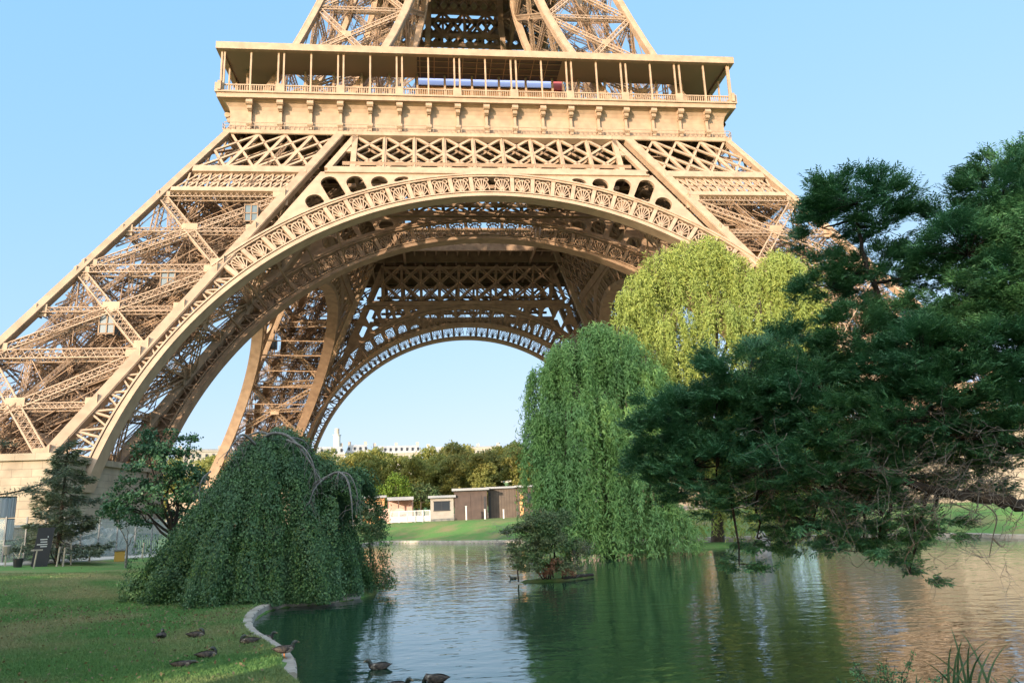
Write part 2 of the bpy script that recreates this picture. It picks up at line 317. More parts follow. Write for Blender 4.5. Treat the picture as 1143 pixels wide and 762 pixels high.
bp = N.new('ShaderNodeBump'); bp.inputs['Distance'].default_value = .034; L.new(ad.outputs[0], bp.inputs['Height']); L.new(bp.outputs[0], wg_.inputs['Normal']); L.new(bp.outputs[0], wf_.inputs['Normal'])
L.new(ramp(n3.outputs[0], .3, (.35, .35, .35), .7, (.8, .8, .8)), bp.inputs['Strength'])
wm = MB(); ex = [(-28, -122), (34, -122), (34, -52), (-28, -52)]
wm.quad(*[(x, y, ZW) for x, y in ex]); tag(wm.build('water', WAT), kind='structure')
# kerb: a low rounded stone rim laid round the pond in separate lengths
def kerb(path, wid, top, name):
    p = catmull(path, 8, False); T = unit(np.gradient(p, axis=0)); Nn = np.stack([T[:, 1], -T[:, 0]], 1)
    km = MB(); prof = [(-.02, -.5), (-.02, top-.03), (.02, top), (wid-.03, top), (wid, top-.03), (wid, -.2)]
    rings = np.stack([np.concatenate([p+Nn*o*SGN, np.full((len(p), 1), ZW+h)], 1) for o, h in prof], 1); k = len(prof); M = len(p)
    i, j = np.meshgrid(np.arange(M-1), np.arange(k-1), indexing='ij'); i = i.ravel(); j = j.ravel()
    km.add(rings.reshape(-1, 3), np.stack([i*k+j, (i+1)*k+j, (i+1)*k+j+1, i*k+j+1], -1))
    km.add(rings[0], [[0, 1, 2, 3], [0, 3, 4, 5]]); km.add(rings[-1], [[0, 1, 2, 3], [0, 3, 4, 5]])
    dl = np.concatenate([[0], np.cumsum(np.linalg.norm(np.diff(p, axis=0), axis=1))]); km.cur = 1
    for x in np.arange(.4, dl[-1], .8):
        i = np.searchsorted(dl, x)-1; c = p[i]+(p[i+1]-p[i])*(x-dl[i])/(dl[i+1]-dl[i]+1e-9); n = Nn[i]*SGN; km.bars([np.append(c-n*.022, ZW+top-.04)], [np.append(c+n*(wid+.001), ZW+top-.04)], .014, .082, (0, 0, 1))
    return km.build(name, [CONC, ROCK])
SGN = -1
tag(kerb(near+[np.array([-10.6, -100.4]), np.array([-10.3, -97.5])], .29, .20, 'kerb'), kind='structure')
SGN = -1
tag(kerb([np.array([-15.2, -70]), np.array([-14.5, -64])]+[P2(*q) for q in ((430, 606), (500, 606), (560, 605.5), (640, 604.5), (760, 603), (900, 600.5), (1065, 598.5), (1143, 600.5))]+[np.array([30, -92])], .35, .2, 'kerb'), kind='structure')

# ------------------------------------------------------------------ the iron tower
ZF, WF, TI, SB, SBI = 51.794, 34.665, 15.443, .5031, .5118
def wo(z): return WF+SB*(ZF-np.asarray(z, float))
def wi(z): return WF-TI+SBI*(ZF-np.asarray(z, float))
NF = unit(np.array([0, -1, SB]))
def FP(s, z, d=0.): s, z, d = np.broadcast_arrays(np.asarray(s, float), np.asarray(z, float), np.asarray(d, float)); return np.stack([s, -wo(z)+d, z], -1)
tower = empty('iron_tower', (0, 0, 0), label='tan lattice iron tower on four splayed legs joined by great arches, standing behind the pond', cat='tower')
def corner(u, v, z, o=wo, n=wi): return np.array([-(n(z)+(o(z)-n(z))*u), -(n(z)+(o(z)-n(z))*v), z])
def chord(mb, u, v, z0, z1, wd, o=wo, n=wi, k=6):
    zz = np.linspace(z0, z1, k+1); P = np.array([corner(u, v, z, o, n) for z in zz]); c = unit(np.array([-(.5-u), -(.5-v), 0])) if True else 0
    inn = np.array([1 if u > .5 else -1, 1 if v > .5 else -1, 0])*wd/2    # box lies inside the leg's outline
    P = P+inn; mb.bars(P[:-1], P[1:], wd, wd, (0, 1, 0))
    # raised edge strips on the outward faces
    for s_ in (-1, 1):
        for ax in (0, 1):
            o_ = np.zeros(3); o_[ax] = -inn[ax]*1.03; q = np.zeros(3); q[1-ax] = s_*wd*.42
            mb.bars(P[:-1]+o_+q, P[1:]+o_+q, .12, .12, (0, 1, 0))
LV = [7.9, 18.9, 29.4, 40.8]
pillar = bpy.data.objects.new('pillar', None); COL.objects.link(pillar); pillar.parent = tower
for u, v, zt_, wd_ in ((1, 1, ZF+1, .82), (0, 1, ZF+.6, 1.05), (1, 0, ZF+.6, 1.05), (0, 0, ZF+5, 1.0)):
    m = MB(); chord(m, u, v, 7.6, zt_, wd_); m.build('corner_girder', IRON, pillar)
FACES = [((0, 1), (1, 1), NF), ((1, 0), (1, 1), np.array([-1, 0, SB])), ((0, 0), (1, 0), np.array([0, 1, -SB])), ((0, 0), (0, 1), np.array([1, 0, -SB]))]
def gusset(mb, P, n, sx, t=.1):
    P = np.asarray(P, float); mb.bars([P-np.array([0, 0, sx/2])], [P+np.array([0, 0, sx/2])], sx, t, n)
for fi, (ca, cb, n) in enumerate(FACES):
    lac = fi < 2
    for k in range(3):
        m = MB(); z0, z1 = LV[k]+.5, LV[k+1]-.5; zm = (z0+z1)/2
        off = unit(n)*(-.55); f = lambda u, z: corner(ca[0]+(cb[0]-ca[0])*u, ca[1]+(cb[1]-ca[1])*u, z)+off
        A, B, C_, D_ = f(.06, z0), f(.95, z0), f(.06, z1), f(.95, z1); Wd = 1.05 if lac else .8
        m.truss(A, D_, Wd, .7, n, .125, .055, .75, lac); m.truss(B, C_, Wd, .7, n, .125, .055, .75, lac)
        m.truss(f(.04, zm), f(.97, zm), .7, .6, n, .09, .045, .65, lac)
        X = A+(D_-A)*.5
        for q, s_ in ((X-off*.35, 1.7), (A-off*.3, 1.8), (B-off*.3, 1.6), (C_-off*.3, 1.8), (D_-off*.3, 1.6), (f(.05, zm)-off*.3, 1.5), (f(.96, zm)-off*.3, 1.3)): gusset(m, q, n, s_)
        m.build('cross_brace', IRON, pillar)
    for z in LV[1:]:
        m = MB(); f = lambda u, z: corner(ca[0]+(cb[0]-ca[0])*u, ca[1]+(cb[1]-ca[1])*u, z)-unit(n)*.55
        m.truss(f(.03, z), f(.97, z), 1.2, .8, n, .12, .05, .7, True); m.build('strut', IRON, pillar)
# bracing, lift tracks, stairs and pipes inside the leg
m = MB()
for z in [13.4, 18.9, 24.1, 29.4, 35.1, 40.8, 46.5]:
    c = [corner(u, v, z) for u, v in ((.05, .05), (.95, .05), (.95, .95), (.05, .95))]
    m.truss(c[0], c[2], .8, .8, (0, 0, 1), .11, .06, 1.0); m.truss(c[1], c[3], .8, .8, (0, 0, 1), .11, .06, 1.0)
    q = [(c[a]+c[(a+1) % 4])/2 for a in range(4)]
    for a in range(4): m.truss(q[a], q[(a+1) % 4], .5, .5, (0, 0, 1), .09, .05, .8)
    ce = (c[0]+c[2])/2
    for a in range(4):
        up_ = corner((.05, .95, .95, .05)[a], (.05, .05, .95, .95)[a], min(z+5.3, 51)); m.truss(ce, up_, .45, .45, (0, 0, 1), .08, .045, .7, False)
lr = np.random.default_rng(3)
for q in range(620):
    u, v = lr.random(2)*.96+.02; z = 8+lr.random()*38; u2, v2 = np.clip([u+lr.normal()*.22, v+lr.normal()*.22], .03, .97); z2 = z+lr.uniform(1.5, 9)
    if z2 > 50.5: continue
    A, B = corner(u, v, z), corner(u2, v2, z2)
    if q % 3: m.bars([A], [B], .075, .075, (0, 1, 0))
    else: m.truss(A, B, .42, .3, (0, 1, .2), .06, .035, .5, False)
m.build('inner_bracing', IROND, pillar)
m = MB()
for (u, v) in ((.35, .35), (.35, .6), (.62, .35), (.62, .62)):
    m.truss(corner(u, v, 8.2), corner(u, v, 50), .8, 1.2, (0, 1, 1), .14, .06, .9)
for z in np.arange(9, 50, 1.15):
    A = [corner(u, v, z) for (u, v) in ((.35, .35), (.62, .35), (.62, .62), (.35, .62))]; m.bars(A, A[1:]+A[:1], .13, .13, (0, 0, 1))
m.build('lift_track', IROND, pillar)
for lane in ((.2, .8), (.78, .2)):
    m = MB()
    for a, z in enumerate(np.arange(9, 48, 2.1)):
        u0, u1 = (lane[0]-.11, lane[0]+.11) if a % 2 == 0 else (lane[0]+.11, lane[0]-.11)
        A, B = corner(u0, lane[1], z), corner(u1, lane[1], z+2.1)
        m.bars([A], [B], 1.2, .12, (0, 0, 1)); m.bars([A+(0, 0, 1), A+(0, 1, 1)], [B+(0, 0, 1), B+(0, 1, 1)], .05, .05, (0, 0, 1)); m.bars([B+(-.8, .3, 0)], [B+(.8, .3, 0)], 1.6, .1, (0, 0, 1))
        for t_ in np.linspace(0, 1, 6): Q = A+(B-A)*t_; m.bars([Q, Q+(0, 1, 0)], [Q+(0, 0, 1), Q+(0, 1, 1)], .04, .04, (0, 1, 0), False)
    m.build('stair', IROND, pillar)
CABIN = mat('cabin_glass', (.07, .11, .14), .4)
for (u, v, z) in ((.3, .86, 27), (.12, .9, 36.3), (.42, .84, 21.2)):
    m = MB(); P = corner(u, v, z); m.box(P[0]-.75, P[0]+.75, P[1]-.8, P[1]+.8, z+.3, z+2.2); cb_ = m.build('lift_cabin', CABIN, pillar); m = MB(); m.bars([(P[0]+a_, P[1]-.83, z) for a_ in (-.75, 0, .75)]+[(P[0]-.8, P[1]-.83, z+q_) for q_ in (.2, 1.2, 2.25)], [(P[0]+a_, P[1]-.83, z+2.4) for a_ in (-.75, 0, .75)]+[(P[0]+.8, P[1]-.83, z+q_) for q_ in (.2, 1.2, 2.25)], .12, .12, (0, 1, 0)); m.build('cabin_frame', IROND, cb_)
# upper edge of the leg: a fine lattice band and a tall lattice panel on the two outer faces
def lat_band(mb, s0f, s1f, z0, z1, ncell, d, wdt, dep, dbl=True, vert=True, lean0=0.):
    fz = [z0, (z0+z1)/2, z1]; S, E = [], []
    def pt(c, z):
        t_ = c/ncell; return FP(s0f(z)+(s1f(z)-s0f(z))*t_, z, d)
    for c in range(ncell):
        if dbl:
            S += [pt(c, z1), pt(c, z0), pt(c+1, z1), pt(c+1, z0)]; E += [pt(c+1, fz[1]), pt(c+1, fz[1]), pt(c, fz[1]), pt(c, fz[1])]
        else: S += [pt(c, z0), pt(c, z1)]; E += [pt(c+1, z1), pt(c+1, z0)]
    mb.bars(np.array(S), np.array(E), wdt, dep, NF)
    if vert:
        V0 = np.array([pt(c, z0) for c in range(1, ncell)]); V1 = np.array([pt(c, z1) for c in range(1, ncell)]); mb.bars(V0, V1, wdt*1.45, dep*1.3, NF)
        if wdt > .3: mb.bars(V0+[0, -.16, 0], V1+[0, -.16, 0], .12, .3, NF)
def hband(mb, s0, s1, z0, z1, d, dep, k=1): mb.bars(FP([s0(( z0+z1)/2)], (z0+z1)/2, d), FP([s1((z0+z1)/2)], (z0+z1)/2, d), z1-z0, dep, NF)
legband = MB()
lo = lambda z: -wo(z)+1.1; li = lambda z: -wi(z)-.5
lat_band(legband, lo, li, 41.5, 44.25, 11, .3, .2, .12, False, False); lat_band(legband, lambda z: lo(z)+.62, lambda z: li(z)-.62, 41.5, 44.25, 10, .44, .2, .1, False, False)
hband(legband, lo, li, 40.85, 41.55, .3, .7); hband(legband, lo, li, 44.2, 45.35, .3, .7)
lat_band(legband, lo, li, 45.3, 51.6, 4, .35, .3, .22, True, True); lat_band(legband, lo, li, 45.3, 51.6, 4, 2.2, .2, .2, True, False)
lb = legband.build('lattice_band', IRON, pillar)
lb2 = lb.copy(); COL.objects.link(lb2); lb2.parent = pillar       # the same band mirrored on the leg's side face
lb2.matrix_local = Matrix(((0, 1, 0, 0), (1, 0, 0, 0), (0, 0, 1, 0), (0, 0, 0, 1)))
for k in (1, 2, 3): rotcopy(pillar, tower, k)
# stone pedestals
pm = MB()
def batter(mb, x0, x1, y0, y1, z0, z1, b):
    V = [(x0-b, y0-b, z0), (x1+b, y0-b, z0), (x1+b, y1+b, z0), (x0-b, y1+b, z0), (x0, y0, z1), (x1, y0, z1), (x1, y1, z1), (x0, y1, z1)]
    mb.add(V, [[0, 1, 5, 4], [1, 2, 6, 5], [2, 3, 7, 6], [3, 0, 4, 7], [4, 5, 6, 7]])
batter(pm, -63, -38.2, -63, -38.2, 2.3, 7.5, .25); batter(pm, -63.8, -37.4, -63.8, -37.4, -.5, 2.3, .1); pm.box(-63.3, -37.9, -63.3, -37.9, 7.5, 8.05)
ped = pm.build('pedestal', STONE, tower)
for k in (1, 2, 3): rotcopy(ped, tower, k)
# arches
Z0, RI, RO = 2.7415, 37.84, 41.75
def arc(Rr, th): return Rr*np.sin(th), Z0+Rr*np.cos(th)       # th measured from the crown
def make_arch(d, fine, dz=0.):
    a = MB(); tmax = R(86.5); n = 72
    th = np.linspace(-tmax, tmax, n+1)
    def strip(r0, r1, d0, d1, t0, t1, k):
        tt = np.linspace(t0, t1, k+1); V = []
        for rr, dd in ((r0, d0), (r1, d0), (r1, d1), (r0, d1)):
            s, z = arc(rr, tt); V.append(FP(s, z+dz, d+dd))
        V = np.stack(V, 1); i, j = np.meshgrid(np.arange(k), np.arange(4), indexing='ij'); i = i.ravel(); j = j.ravel()
        a.add(V.reshape(-1, 3), np.stack([i*4+j, i*4+(j+1) % 4, (i+1)*4+(j+1) % 4, (i+1)*4+j], -1))
    strip(RI, RI+.55, -.12, 1.9, -tmax, tmax, 96)               # deep soffit rim
    strip(RI+.62, RI+.8, -.25, .1, -tmax, tmax, 96)
    te = R(50); strip(RO-.5, RO, -.1, .7, -te, te, 64); strip(RO-.2, RO+.05, -.25, 0, -te, te, 64)
    dth = R(3.75); r0, r1 = RI+.7, RO-.6
    for s_ in (-1, 1):
        for q in range(13):
            tc_ = s_*(q+.5)*dth; t_e = s_*(q+1)*dth
            # radial post between the fans
            A, B = FP(*[x for x in arc(r0-.2, t_e)], .25+d), FP(*[x for x in arc(r1+.2, t_e)], .25+d); A[2] += dz; B[2] += dz
            a.bars([A], [B], .5, .45, NF)
            P = lambda r, t: (lambda q_: q_+np.array([0, 0, dz]))(FP(*arc(r, t), .2+d))
            hw = dth*.5-.3/40
            # fan spokes and its hoop
            base = P(r0+.15, tc_); S, E = [], []
            hoop = [P(r0+.4+2.0*math.sin(x), tc_+hw*.95*math.cos(x)) for x in np.linspace(0, math.pi, 9)]
            for x in hoop[1:-1:1] if fine else hoop[2:-2:2]: S.append(base); E.append(x)
            S += hoop[:-1]; E += hoop[1:]; a.bars(np.array(S), np.array(E), .115, .16, NF)
            for xx in (-.62, .62):                               # scroll rings in the corners
                cq = [P(r1-.38+.3*math.sin(x), tc_+xx*hw+.3/40*math.cos(x)) for x in np.linspace(0, 2*math.pi, 7)]
                a.bars(np.array(cq[:-1]), np.array(cq[1:]), .11, .15, NF)
            a.bars([P(r1-.35, tc_-.35*hw)], [P(r1-.35, tc_+.35*hw)], .12, .15, NF)
    # lower haunches: rim tied to the leg's inner chord by lacing
    for s_ in (-1, 1):
        tt = np.linspace(R(49), R(85), 26); S, E = [], []
        for q, x in enumerate(tt):
            s, z = arc(RI+.6, x); so_ = max(s+.3, float(wi(z))+.3)
            S.append(FP(s_*s, z+dz, .4+d)); E.append(FP(s_*min(so_, arc(RO-.4, x)[0]+3), z+dz+(.9 if q % 2 else -.2), .4+d))
        a.bars(np.array(S), np.array(E), .2, .2, NF); a.bars(np.array(E[:-1]), np.array(S[1:]), .16, .16, NF)
    return a
arch = make_arch(0, True).build('arch', IRON, tower)
m = make_arch(0, True)                                            # cross ties from the outer to the inner arch
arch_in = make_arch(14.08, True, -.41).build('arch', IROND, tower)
# spandrels pierced by rounded openings
def spandrel(d, th_, mat_):
    chl = lambda z: -(wi(z)-1.35); outer = []
    zs = np.linspace(33.6, 44.6, 8); outer += [(float(chl(z)), z) for z in zs]; outer += [(-1.6, 44.6)]
    for x in np.linspace(-R(2.2), -R(41.8), 40): outer.append(tuple(float(q) for q in arc(RO-.3, x)))
    holes = []
    for q in range(1, 11):
        a0 = -R(3.75)*(q+2.2); best = []; wdt = 1.05
        for rr in np.arange(RO+.25, RO+12, .1):
            s, z = arc(rr, a0)
            if z > 43.9 or s < float(chl(z))+1.15: break
            best.append(rr)
        if len(best) < 6: continue
        ra, rb = best[0], best[-1]; rb = min(rb, ra+6.2); er = np.array([math.sin(a0), math.cos(a0)]); et = np.array([math.cos(a0), -math.sin(a0)]); c0 = np.array([0, Z0]); wdt = 1.05 if rb-ra > 1.4 else .95
        h = []; cap = min(wdt, (rb-ra)*.75)
        for x in np.linspace(0, math.pi, 11): h.append(c0+er*(rb-cap+cap*math.sin(x))+et*wdt*math.cos(x))
        h += [c0+er*(ra+.18)-et*wdt, c0+er*ra-et*(wdt-.2), c0+er*ra+et*(wdt-.2), c0+er*(ra+.18)+et*wdt]; holes.append([tuple(p) for p in h])
    V = []; Ed = []
    for loop in [outer]+holes:
        k = len(V); V += loop; Ed += [(k+x, k+(x+1) % len(loop)) for x in range(len(loop))]
    rv, re, rf, *_ = delaunay_2d_cdt([Vector(p) for p in V], Ed, [], 0, 1e-5)
    def inside(p, poly):
        c = False; n = len(poly)
        for a in range(n):
            (x0, y0), (x1, y1) = poly[a], poly[(a+1) % n]
            if (y0 > p[1]) != (y1 > p[1]) and p[0] < x0+(p[1]-y0)/(y1-y0)*(x1-x0): c = not c
        return c
    tri = []
    for f in rf:
        c = sum((rv[x] for x in f), Vector((0, 0)))/len(f)
        if inside(c, outer) and not any(inside(c, h) for h in holes): tri.append(f)
    P = np.array([tuple(p) for p in rv]); sp = MB()
    for sx in (1, -1):
        F = np.array(tri); A = FP(P[:, 0]*sx, P[:, 1], d); B = FP(P[:, 0]*sx, P[:, 1], d+th_)
        sp.add(A, F); sp.add(B, F[:, ::-1])
        for loop in [outer]+holes:
            l = np.array(loop); q = np.arange(len(l)); a_ = FP(l[:, 0]*sx, l[:, 1], d); b_ = FP(l[:, 0]*sx, l[:, 1], d+th_)
            n = len(l); sp.add(np.concatenate([a_, b_]), np.stack([q, (q+1) % n, n+(q+1) % n, n+q], -1))
    return sp.build('spandrel', mat_, None)
spn = spandrel(.05, .55, IRON); spn.parent = arch
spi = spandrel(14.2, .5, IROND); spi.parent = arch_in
# main girders: diamond lattice between the legs
def girder(d, mat_, zoff=0., zl=45.3, zt=51.6):
    gm = MB(); li_ = lambda z: -(wi(z)-1.2); ri_ = lambda z: wi(z)-1.2
    cz = [-wb_*1. for wb_ in (0,)]
    step = 70.7/18; cells = 9; half = cells*step/2
    lat_band(gm, lambda z: -half, lambda z: half, zl, zt, cells, d+.35, .36, .26, True, True)
    lat_band(gm, lambda z: -half, lambda z: half, zl, zt, cells, d+2.0, .24, .2, True, False)
    for s_ in (-1, 1):
        zz_ = np.array([45.2, 51.5]); xx_ = -(wi(zz_)-1.75); gm.bars(FP([s_*xx_[0]], 45.2, d+.35), FP([s_*xx_[1]], 51.5, d+.35), .8, .5, NF)
        xm = -(float(wi(48.2))-1.9); gm.bars(FP([s_*(xm+.3)], 48.9, d+.35), FP([s_*(-half)], 48.9, d+.35), 1.0, .3, NF) if xm < -half else None
    li_ = lambda z: -(wi(z)-2.0); ri_ = lambda z: wi(z)-2.0
    hb = lambda z0, z1, dep: gm.bars(FP([float(li_((z0+z1)/2))], (z0+z1)/2, d+.35), FP([float(ri_((z0+z1)/2))], (z0+z1)/2, d+.35), z1-z0, dep, NF)
    hb(44.45, 45.4, .8); hb(51.3, 51.9, 1.0); hb(44.2, 44.46, 1.0)
    for s_ in (-1, 1):
        V0 = FP([s_*half], zl, d+.35); V1 = FP([s_*half], zt, d+.35); gm.bars(V0, V1, .7, .5, NF)
        gm.bars(FP([s_*half], zl+.2, d+.35), FP([s_*(float(wi(zt))-1)], zt, d+.4), .01, .01, NF)
    # inward gussets and cross frames tying front and back lattice
    for c in range(cells+1):
        s = -half+c*step
        for z in (zl, (zl+zt)/2, zt): gm.bars(FP([s], z, d+.4), FP([s], z, d+1.9), .16, .3, (0, 0, 1))
    return gm.build('lattice_girder', mat_, tower)
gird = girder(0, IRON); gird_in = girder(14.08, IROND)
# frieze with its cove, consoles
WB = 35.35; STEP = 2*WB/18
fm = MB(); prof = [(34.62, 51.6), (34.75, 51.7), (34.75, 52.25), (34.1, 52.35), (34.1, 54.6), (34.16, 55.2), (34.32, 55.7), (34.62, 56.15), (35.0, 56.4)]
fr = [np.array([[-r_, -r_, z], [r_, -r_, z]]) for r_, z in prof]
for a, b_ in zip(fr[:-1], fr[1:]): fm.quad(a[0], a[1], b_[1], b_[0])
for q in range(37):
    x = -WB+q*STEP/2
    if abs(x) < 34: fm.bars([(x, -34.09, 52.35)], [(x, -34.09, 55.0)], .05, .05, (0, 1, 0))
x_ = np.linspace(-34.5, 34.5, 110); fm.bars(np.stack([x_, x_*0-34.85, x_*0+52.2], 1), np.stack([x_, x_*0-34.85, x_*0+53.15], 1), .06, .06, (0, 1, 0)); fm.bars([(-34.6, -34.85, 53.15), (-34.6, -34.85, 52.7)], [(34.6, -34.85, 53.15), (34.6, -34.85, 52.7)], .07, .07, (0, 1, 0))
frieze = fm.build('frieze', IRON, tower)
cm = MB()
for (y0, y1, z0, z1, wd) in ((-34.8, -34.0, 52.3, 52.75, .5), (-34.95, -34.0, 52.75, 53.3, .62), (-34.6, -34.0, 53.3, 54.9, .36), (-34.85, -34.0, 54.9, 55.3, .5), (-35.1, -34.0, 55.3, 56.4, .58)): cm.box(-wd/2, wd/2, y0, y1, z0, z1)
cm.tube([(-.42, -35.12, 55.95), (.42, -35.12, 55.95)], .4, 10); cm.tube([(-.3, -34.95, 55.25), (.3, -34.95, 55.25)], .26, 8); cm.tube([(-.36, -34.85, 53.0), (.36, -34.85, 53.0)], .24, 8)
cons0 = cm.build('console', IRON, frieze); cons0.location.x = -WB+STEP
for q in range(2, 18):
    c = cons0.copy(); COL.objects.link(c); c.parent = frieze; c.location.x = -WB+STEP*q
cc = cons0.copy(); COL.objects.link(cc); cc.parent = frieze; cc.rotation_euler.z = -math.pi/4; cc.location = (-34.15+34.0*math.sin(math.pi/4)*-1, -34.15+34.0*math.cos(math.pi/4), 0)
for k in (1, 2, 3): rotcopy(frieze, tower, k)
# gallery: balcony slab, balustrade, posts, roof
bm_ = MB()
def ringslab(mb, ro, ri, z0, z1):
    for (x0, x1, y0, y1) in ((-ro, ro, -ro, -ri), (-ro, ro, ri, ro), (-ro, -ri, -ri, ri), (ri, ro, -ri, ri)): mb.box(x0, x1, y0, y1, z0, z1)
ringslab(bm_, 35.55, 30, 56.4, 57.05); ringslab(bm_, 35.75, 34.5, 57.05, 57.3)
bal = bm_.build('balcony', IRON, tower)
rm = MB(); x_ = np.arange(-35.1, 35.15, .3); rm.bars(np.stack([x_, x_*0-35.2, x_*0+57.3], 1), np.stack([x_, x_*0-35.2, x_*0+58.4], 1), .11, .1, (0, 1, 0), False)
rm.bars([(-35.3, -35.2, 58.4), (-35.3, -35.2, 57.42)], [(35.3, -35.2, 58.4), (35.3, -35.2, 57.42)], .16, .2, (0, 1, 0))
for q in range(0, 19, 2): x = -WB+q*STEP; rm.box(x-.55, x+.55, -35.42, -35.0, 57.3, 58.6)
rail = rm.build('balustrade', IRON, bal)
for k in (1, 2, 3): rotcopy(rail, bal, k)
roof = MB(); ringslab(roof, 35.75, 29.6, 63.75, 64.05); ringslab(roof, 35.9, 35.2, 63.35, 64.35); gal = roof.build('gallery_roof', IRON, tower)
ce = MB(); ringslab(ce, 35.0, 29.7, 63.6, 63.73)
CE = NETM.node_tree; n_ = CE.nodes.new('ShaderNodeTexVoronoi'); n_.inputs['Scale'].default_value = 2.4; n_.inputs['Randomness'].default_value = 0
r_ = CE.nodes.new('ShaderNodeValToRGB'); r_.color_ramp.elements[0].position = .18; r_.color_ramp.elements[0].color = (.62, .48, .35, 1); r_.color_ramp.elements[1].position = .3; r_.color_ramp.elements[1].color = (.27, .2, .14, 1)
tc_n = CE.nodes.new('ShaderNodeTexCoord'); CE.links.new(tc_n.outputs['Object'], n_.inputs['Vector']); CE.links.new(n_.outputs['Distance'], r_.inputs[0]); CE.links.new(r_.outputs[0], CE.nodes['Principled BSDF'].inputs['Base Color'])
ce.build('ceiling', NETM, gal)
post = MB(); post.box(-.11, .11, -35.32, -35.1, 57.3, 63.5); p0 = post.build('post', IRON, gal); p0.location.x = -WB+.5; first = True
def put(x, k):
    c = p0.copy(); COL.objects.link(c); c.parent = gal; c.rotation_euler.z = k*math.pi/2; v = Matrix.Rotation(k*math.pi/2, 3, 'Z') @ Vector((x, 0, 0)); c.location = v
for k in (0, 1, 3):
    for q in range(0, 19):
        x = -WB+q*STEP
        if q % 2 == 0:
            for dx in (-.36, .36):
                xx = min(max(x+dx, -WB+.15), WB-.15)
                if not (k == 0 and q == 0 and dx > 0): put(xx, k)
        else: put(x, k)
# inner posts, floor deck with the central well, joists, pavilions
dk = MB(); ringslab(dk, 33.9, 12.5, 55.9, 56.35)
for q in np.arange(-33, 33.1, 2.2):
    for (a, b_) in ((-33.5, -12.6), (12.6, 33.5)):
        dk.bars([(q, a, 54.9)], [(q, b_, 54.9)], .3, 1.9, (0, 0, 1)); dk.bars([(a, q, 55.1)], [(b_, q, 55.1)], .3, 1.5, (0, 0, 1))
for q in (-27, -20, -13, 13, 20, 27):
    dk.bars([(q, -33.5, 54)], [(q, 33.5, 54)], .5, 3.2, (0, 0, 1)) if abs(q) > 12.6 else None
    dk.bars([(-33.5, q, 54.1)], [(33.5, q, 54.1)], .5, 3.0, (0, 0, 1))
dk.build('floor_deck', IROND, tower)
ub = MB()                                             # open bracing under the floor between the two girder lines
for y in np.arange(-37.6, -24, 3.4):
    pass
step = 5.05
for zz in (46.2,):
    ys = [-37.2, -30.6, -24.2]; xs_ = np.arange(-17.7, 17.8, step)
    for a, b_ in zip(ys[:-1], ys[1:]):
        for x in xs_[:-1]: ub.bars([(x, a, zz), (x+step, a, zz)], [(x+step, b_, zz), (x, b_, zz)], .38, .35, (0, 0, 1))
        ub.bars(np.stack([xs_, xs_*0+a, xs_*0+zz], 1), np.stack([xs_, xs_*0+b_, xs_*0+zz], 1), .35, .35, (0, 0, 1))
    for y in ys: ub.bars([(-19, y, zz)], [(19, y, zz)], .5, .5, (0, 0, 1))
for t_ in np.linspace(R(-66), R(66), 23):             # ties from the outer arch to the inner arch
    s, z = arc(RI+.9, t_); s2, z2 = arc(RI+.9, t_+R(6)); A, B = FP(s, z, 1.9), FP(s, z-.41, 14.0); A2, B2 = FP(s2, z2, 1.9), FP(s2, z2-.41, 14.0)
    if R(27) < abs(t_) < R(60): ub.bars([A], [B2 if t_ > 0 else B], .2, .2, (0, 0, 1))
underb = ub.build('underfloor_bracing', IROND, tower)
for k in (1, 2, 3): rotcopy(underb, tower, k)
pv = MB(); pv.box(-9.6, 11.4, -28.6, -20, 57.05, 62.9); pv.build('pavilion_base', ORANGE, tower)
pg = MB(); pg.bars([(-9.6, -28.75, 63.75)], [(10.6, -28.75, 63.75)], 1.7, .12, (0, 1, -.25)); pgo = pg.build('pavilion_glass', BLUEGL, tower)
pm2 = MB()
for x in np.linspace(-9.5, 10.5, 11): pm2.bars([(x, -28.86, 62.9)], [(x+.2, -28.5, 64.6)], .09, .09, (0, 1, 0))
pm2.build('mullion', BLACK, pgo)
pu = MB(); pu.box(-9.8, 11.2, -28.4, -19, 64.65, 68.0); pu.build('pavilion_attic', BLACK, tower)
pl = MB(); pl.bars([(x, -35, 63.55) for x in np.arange(-9, 11, 2.0)], [(x, -29.8, 63.55) for x in np.arange(-9, 11, 2.0)], .1, .1, (0, 0, 1)); pl.bars([(-9.5, y, 63.54) for y in (-34, -32.6, -31.2)], [(11, y, 63.54) for y in (-34, -32.6, -31.2)], .08, .08, (0, 0, 1)); pl.build('light_rail', IRON, gal)
pk = MB(); pk.box(-9.4, 11, -34.9, -29.75, 63.57, 63.6); pk.build('dark_soffit', BLACK, gal)
ra = MB(); ra.box(10.6, 12.0, -28.9, -26, 62.7, 64.9); ra.build('red_screen', RED, tower)
for x in np.arange(-33, 33.1, 3.93): m = MB(); m.box(x-.15, x+.15, -30.65, -30.35, 57.05, 63.6); m.build('inner_post', IRON, gal)
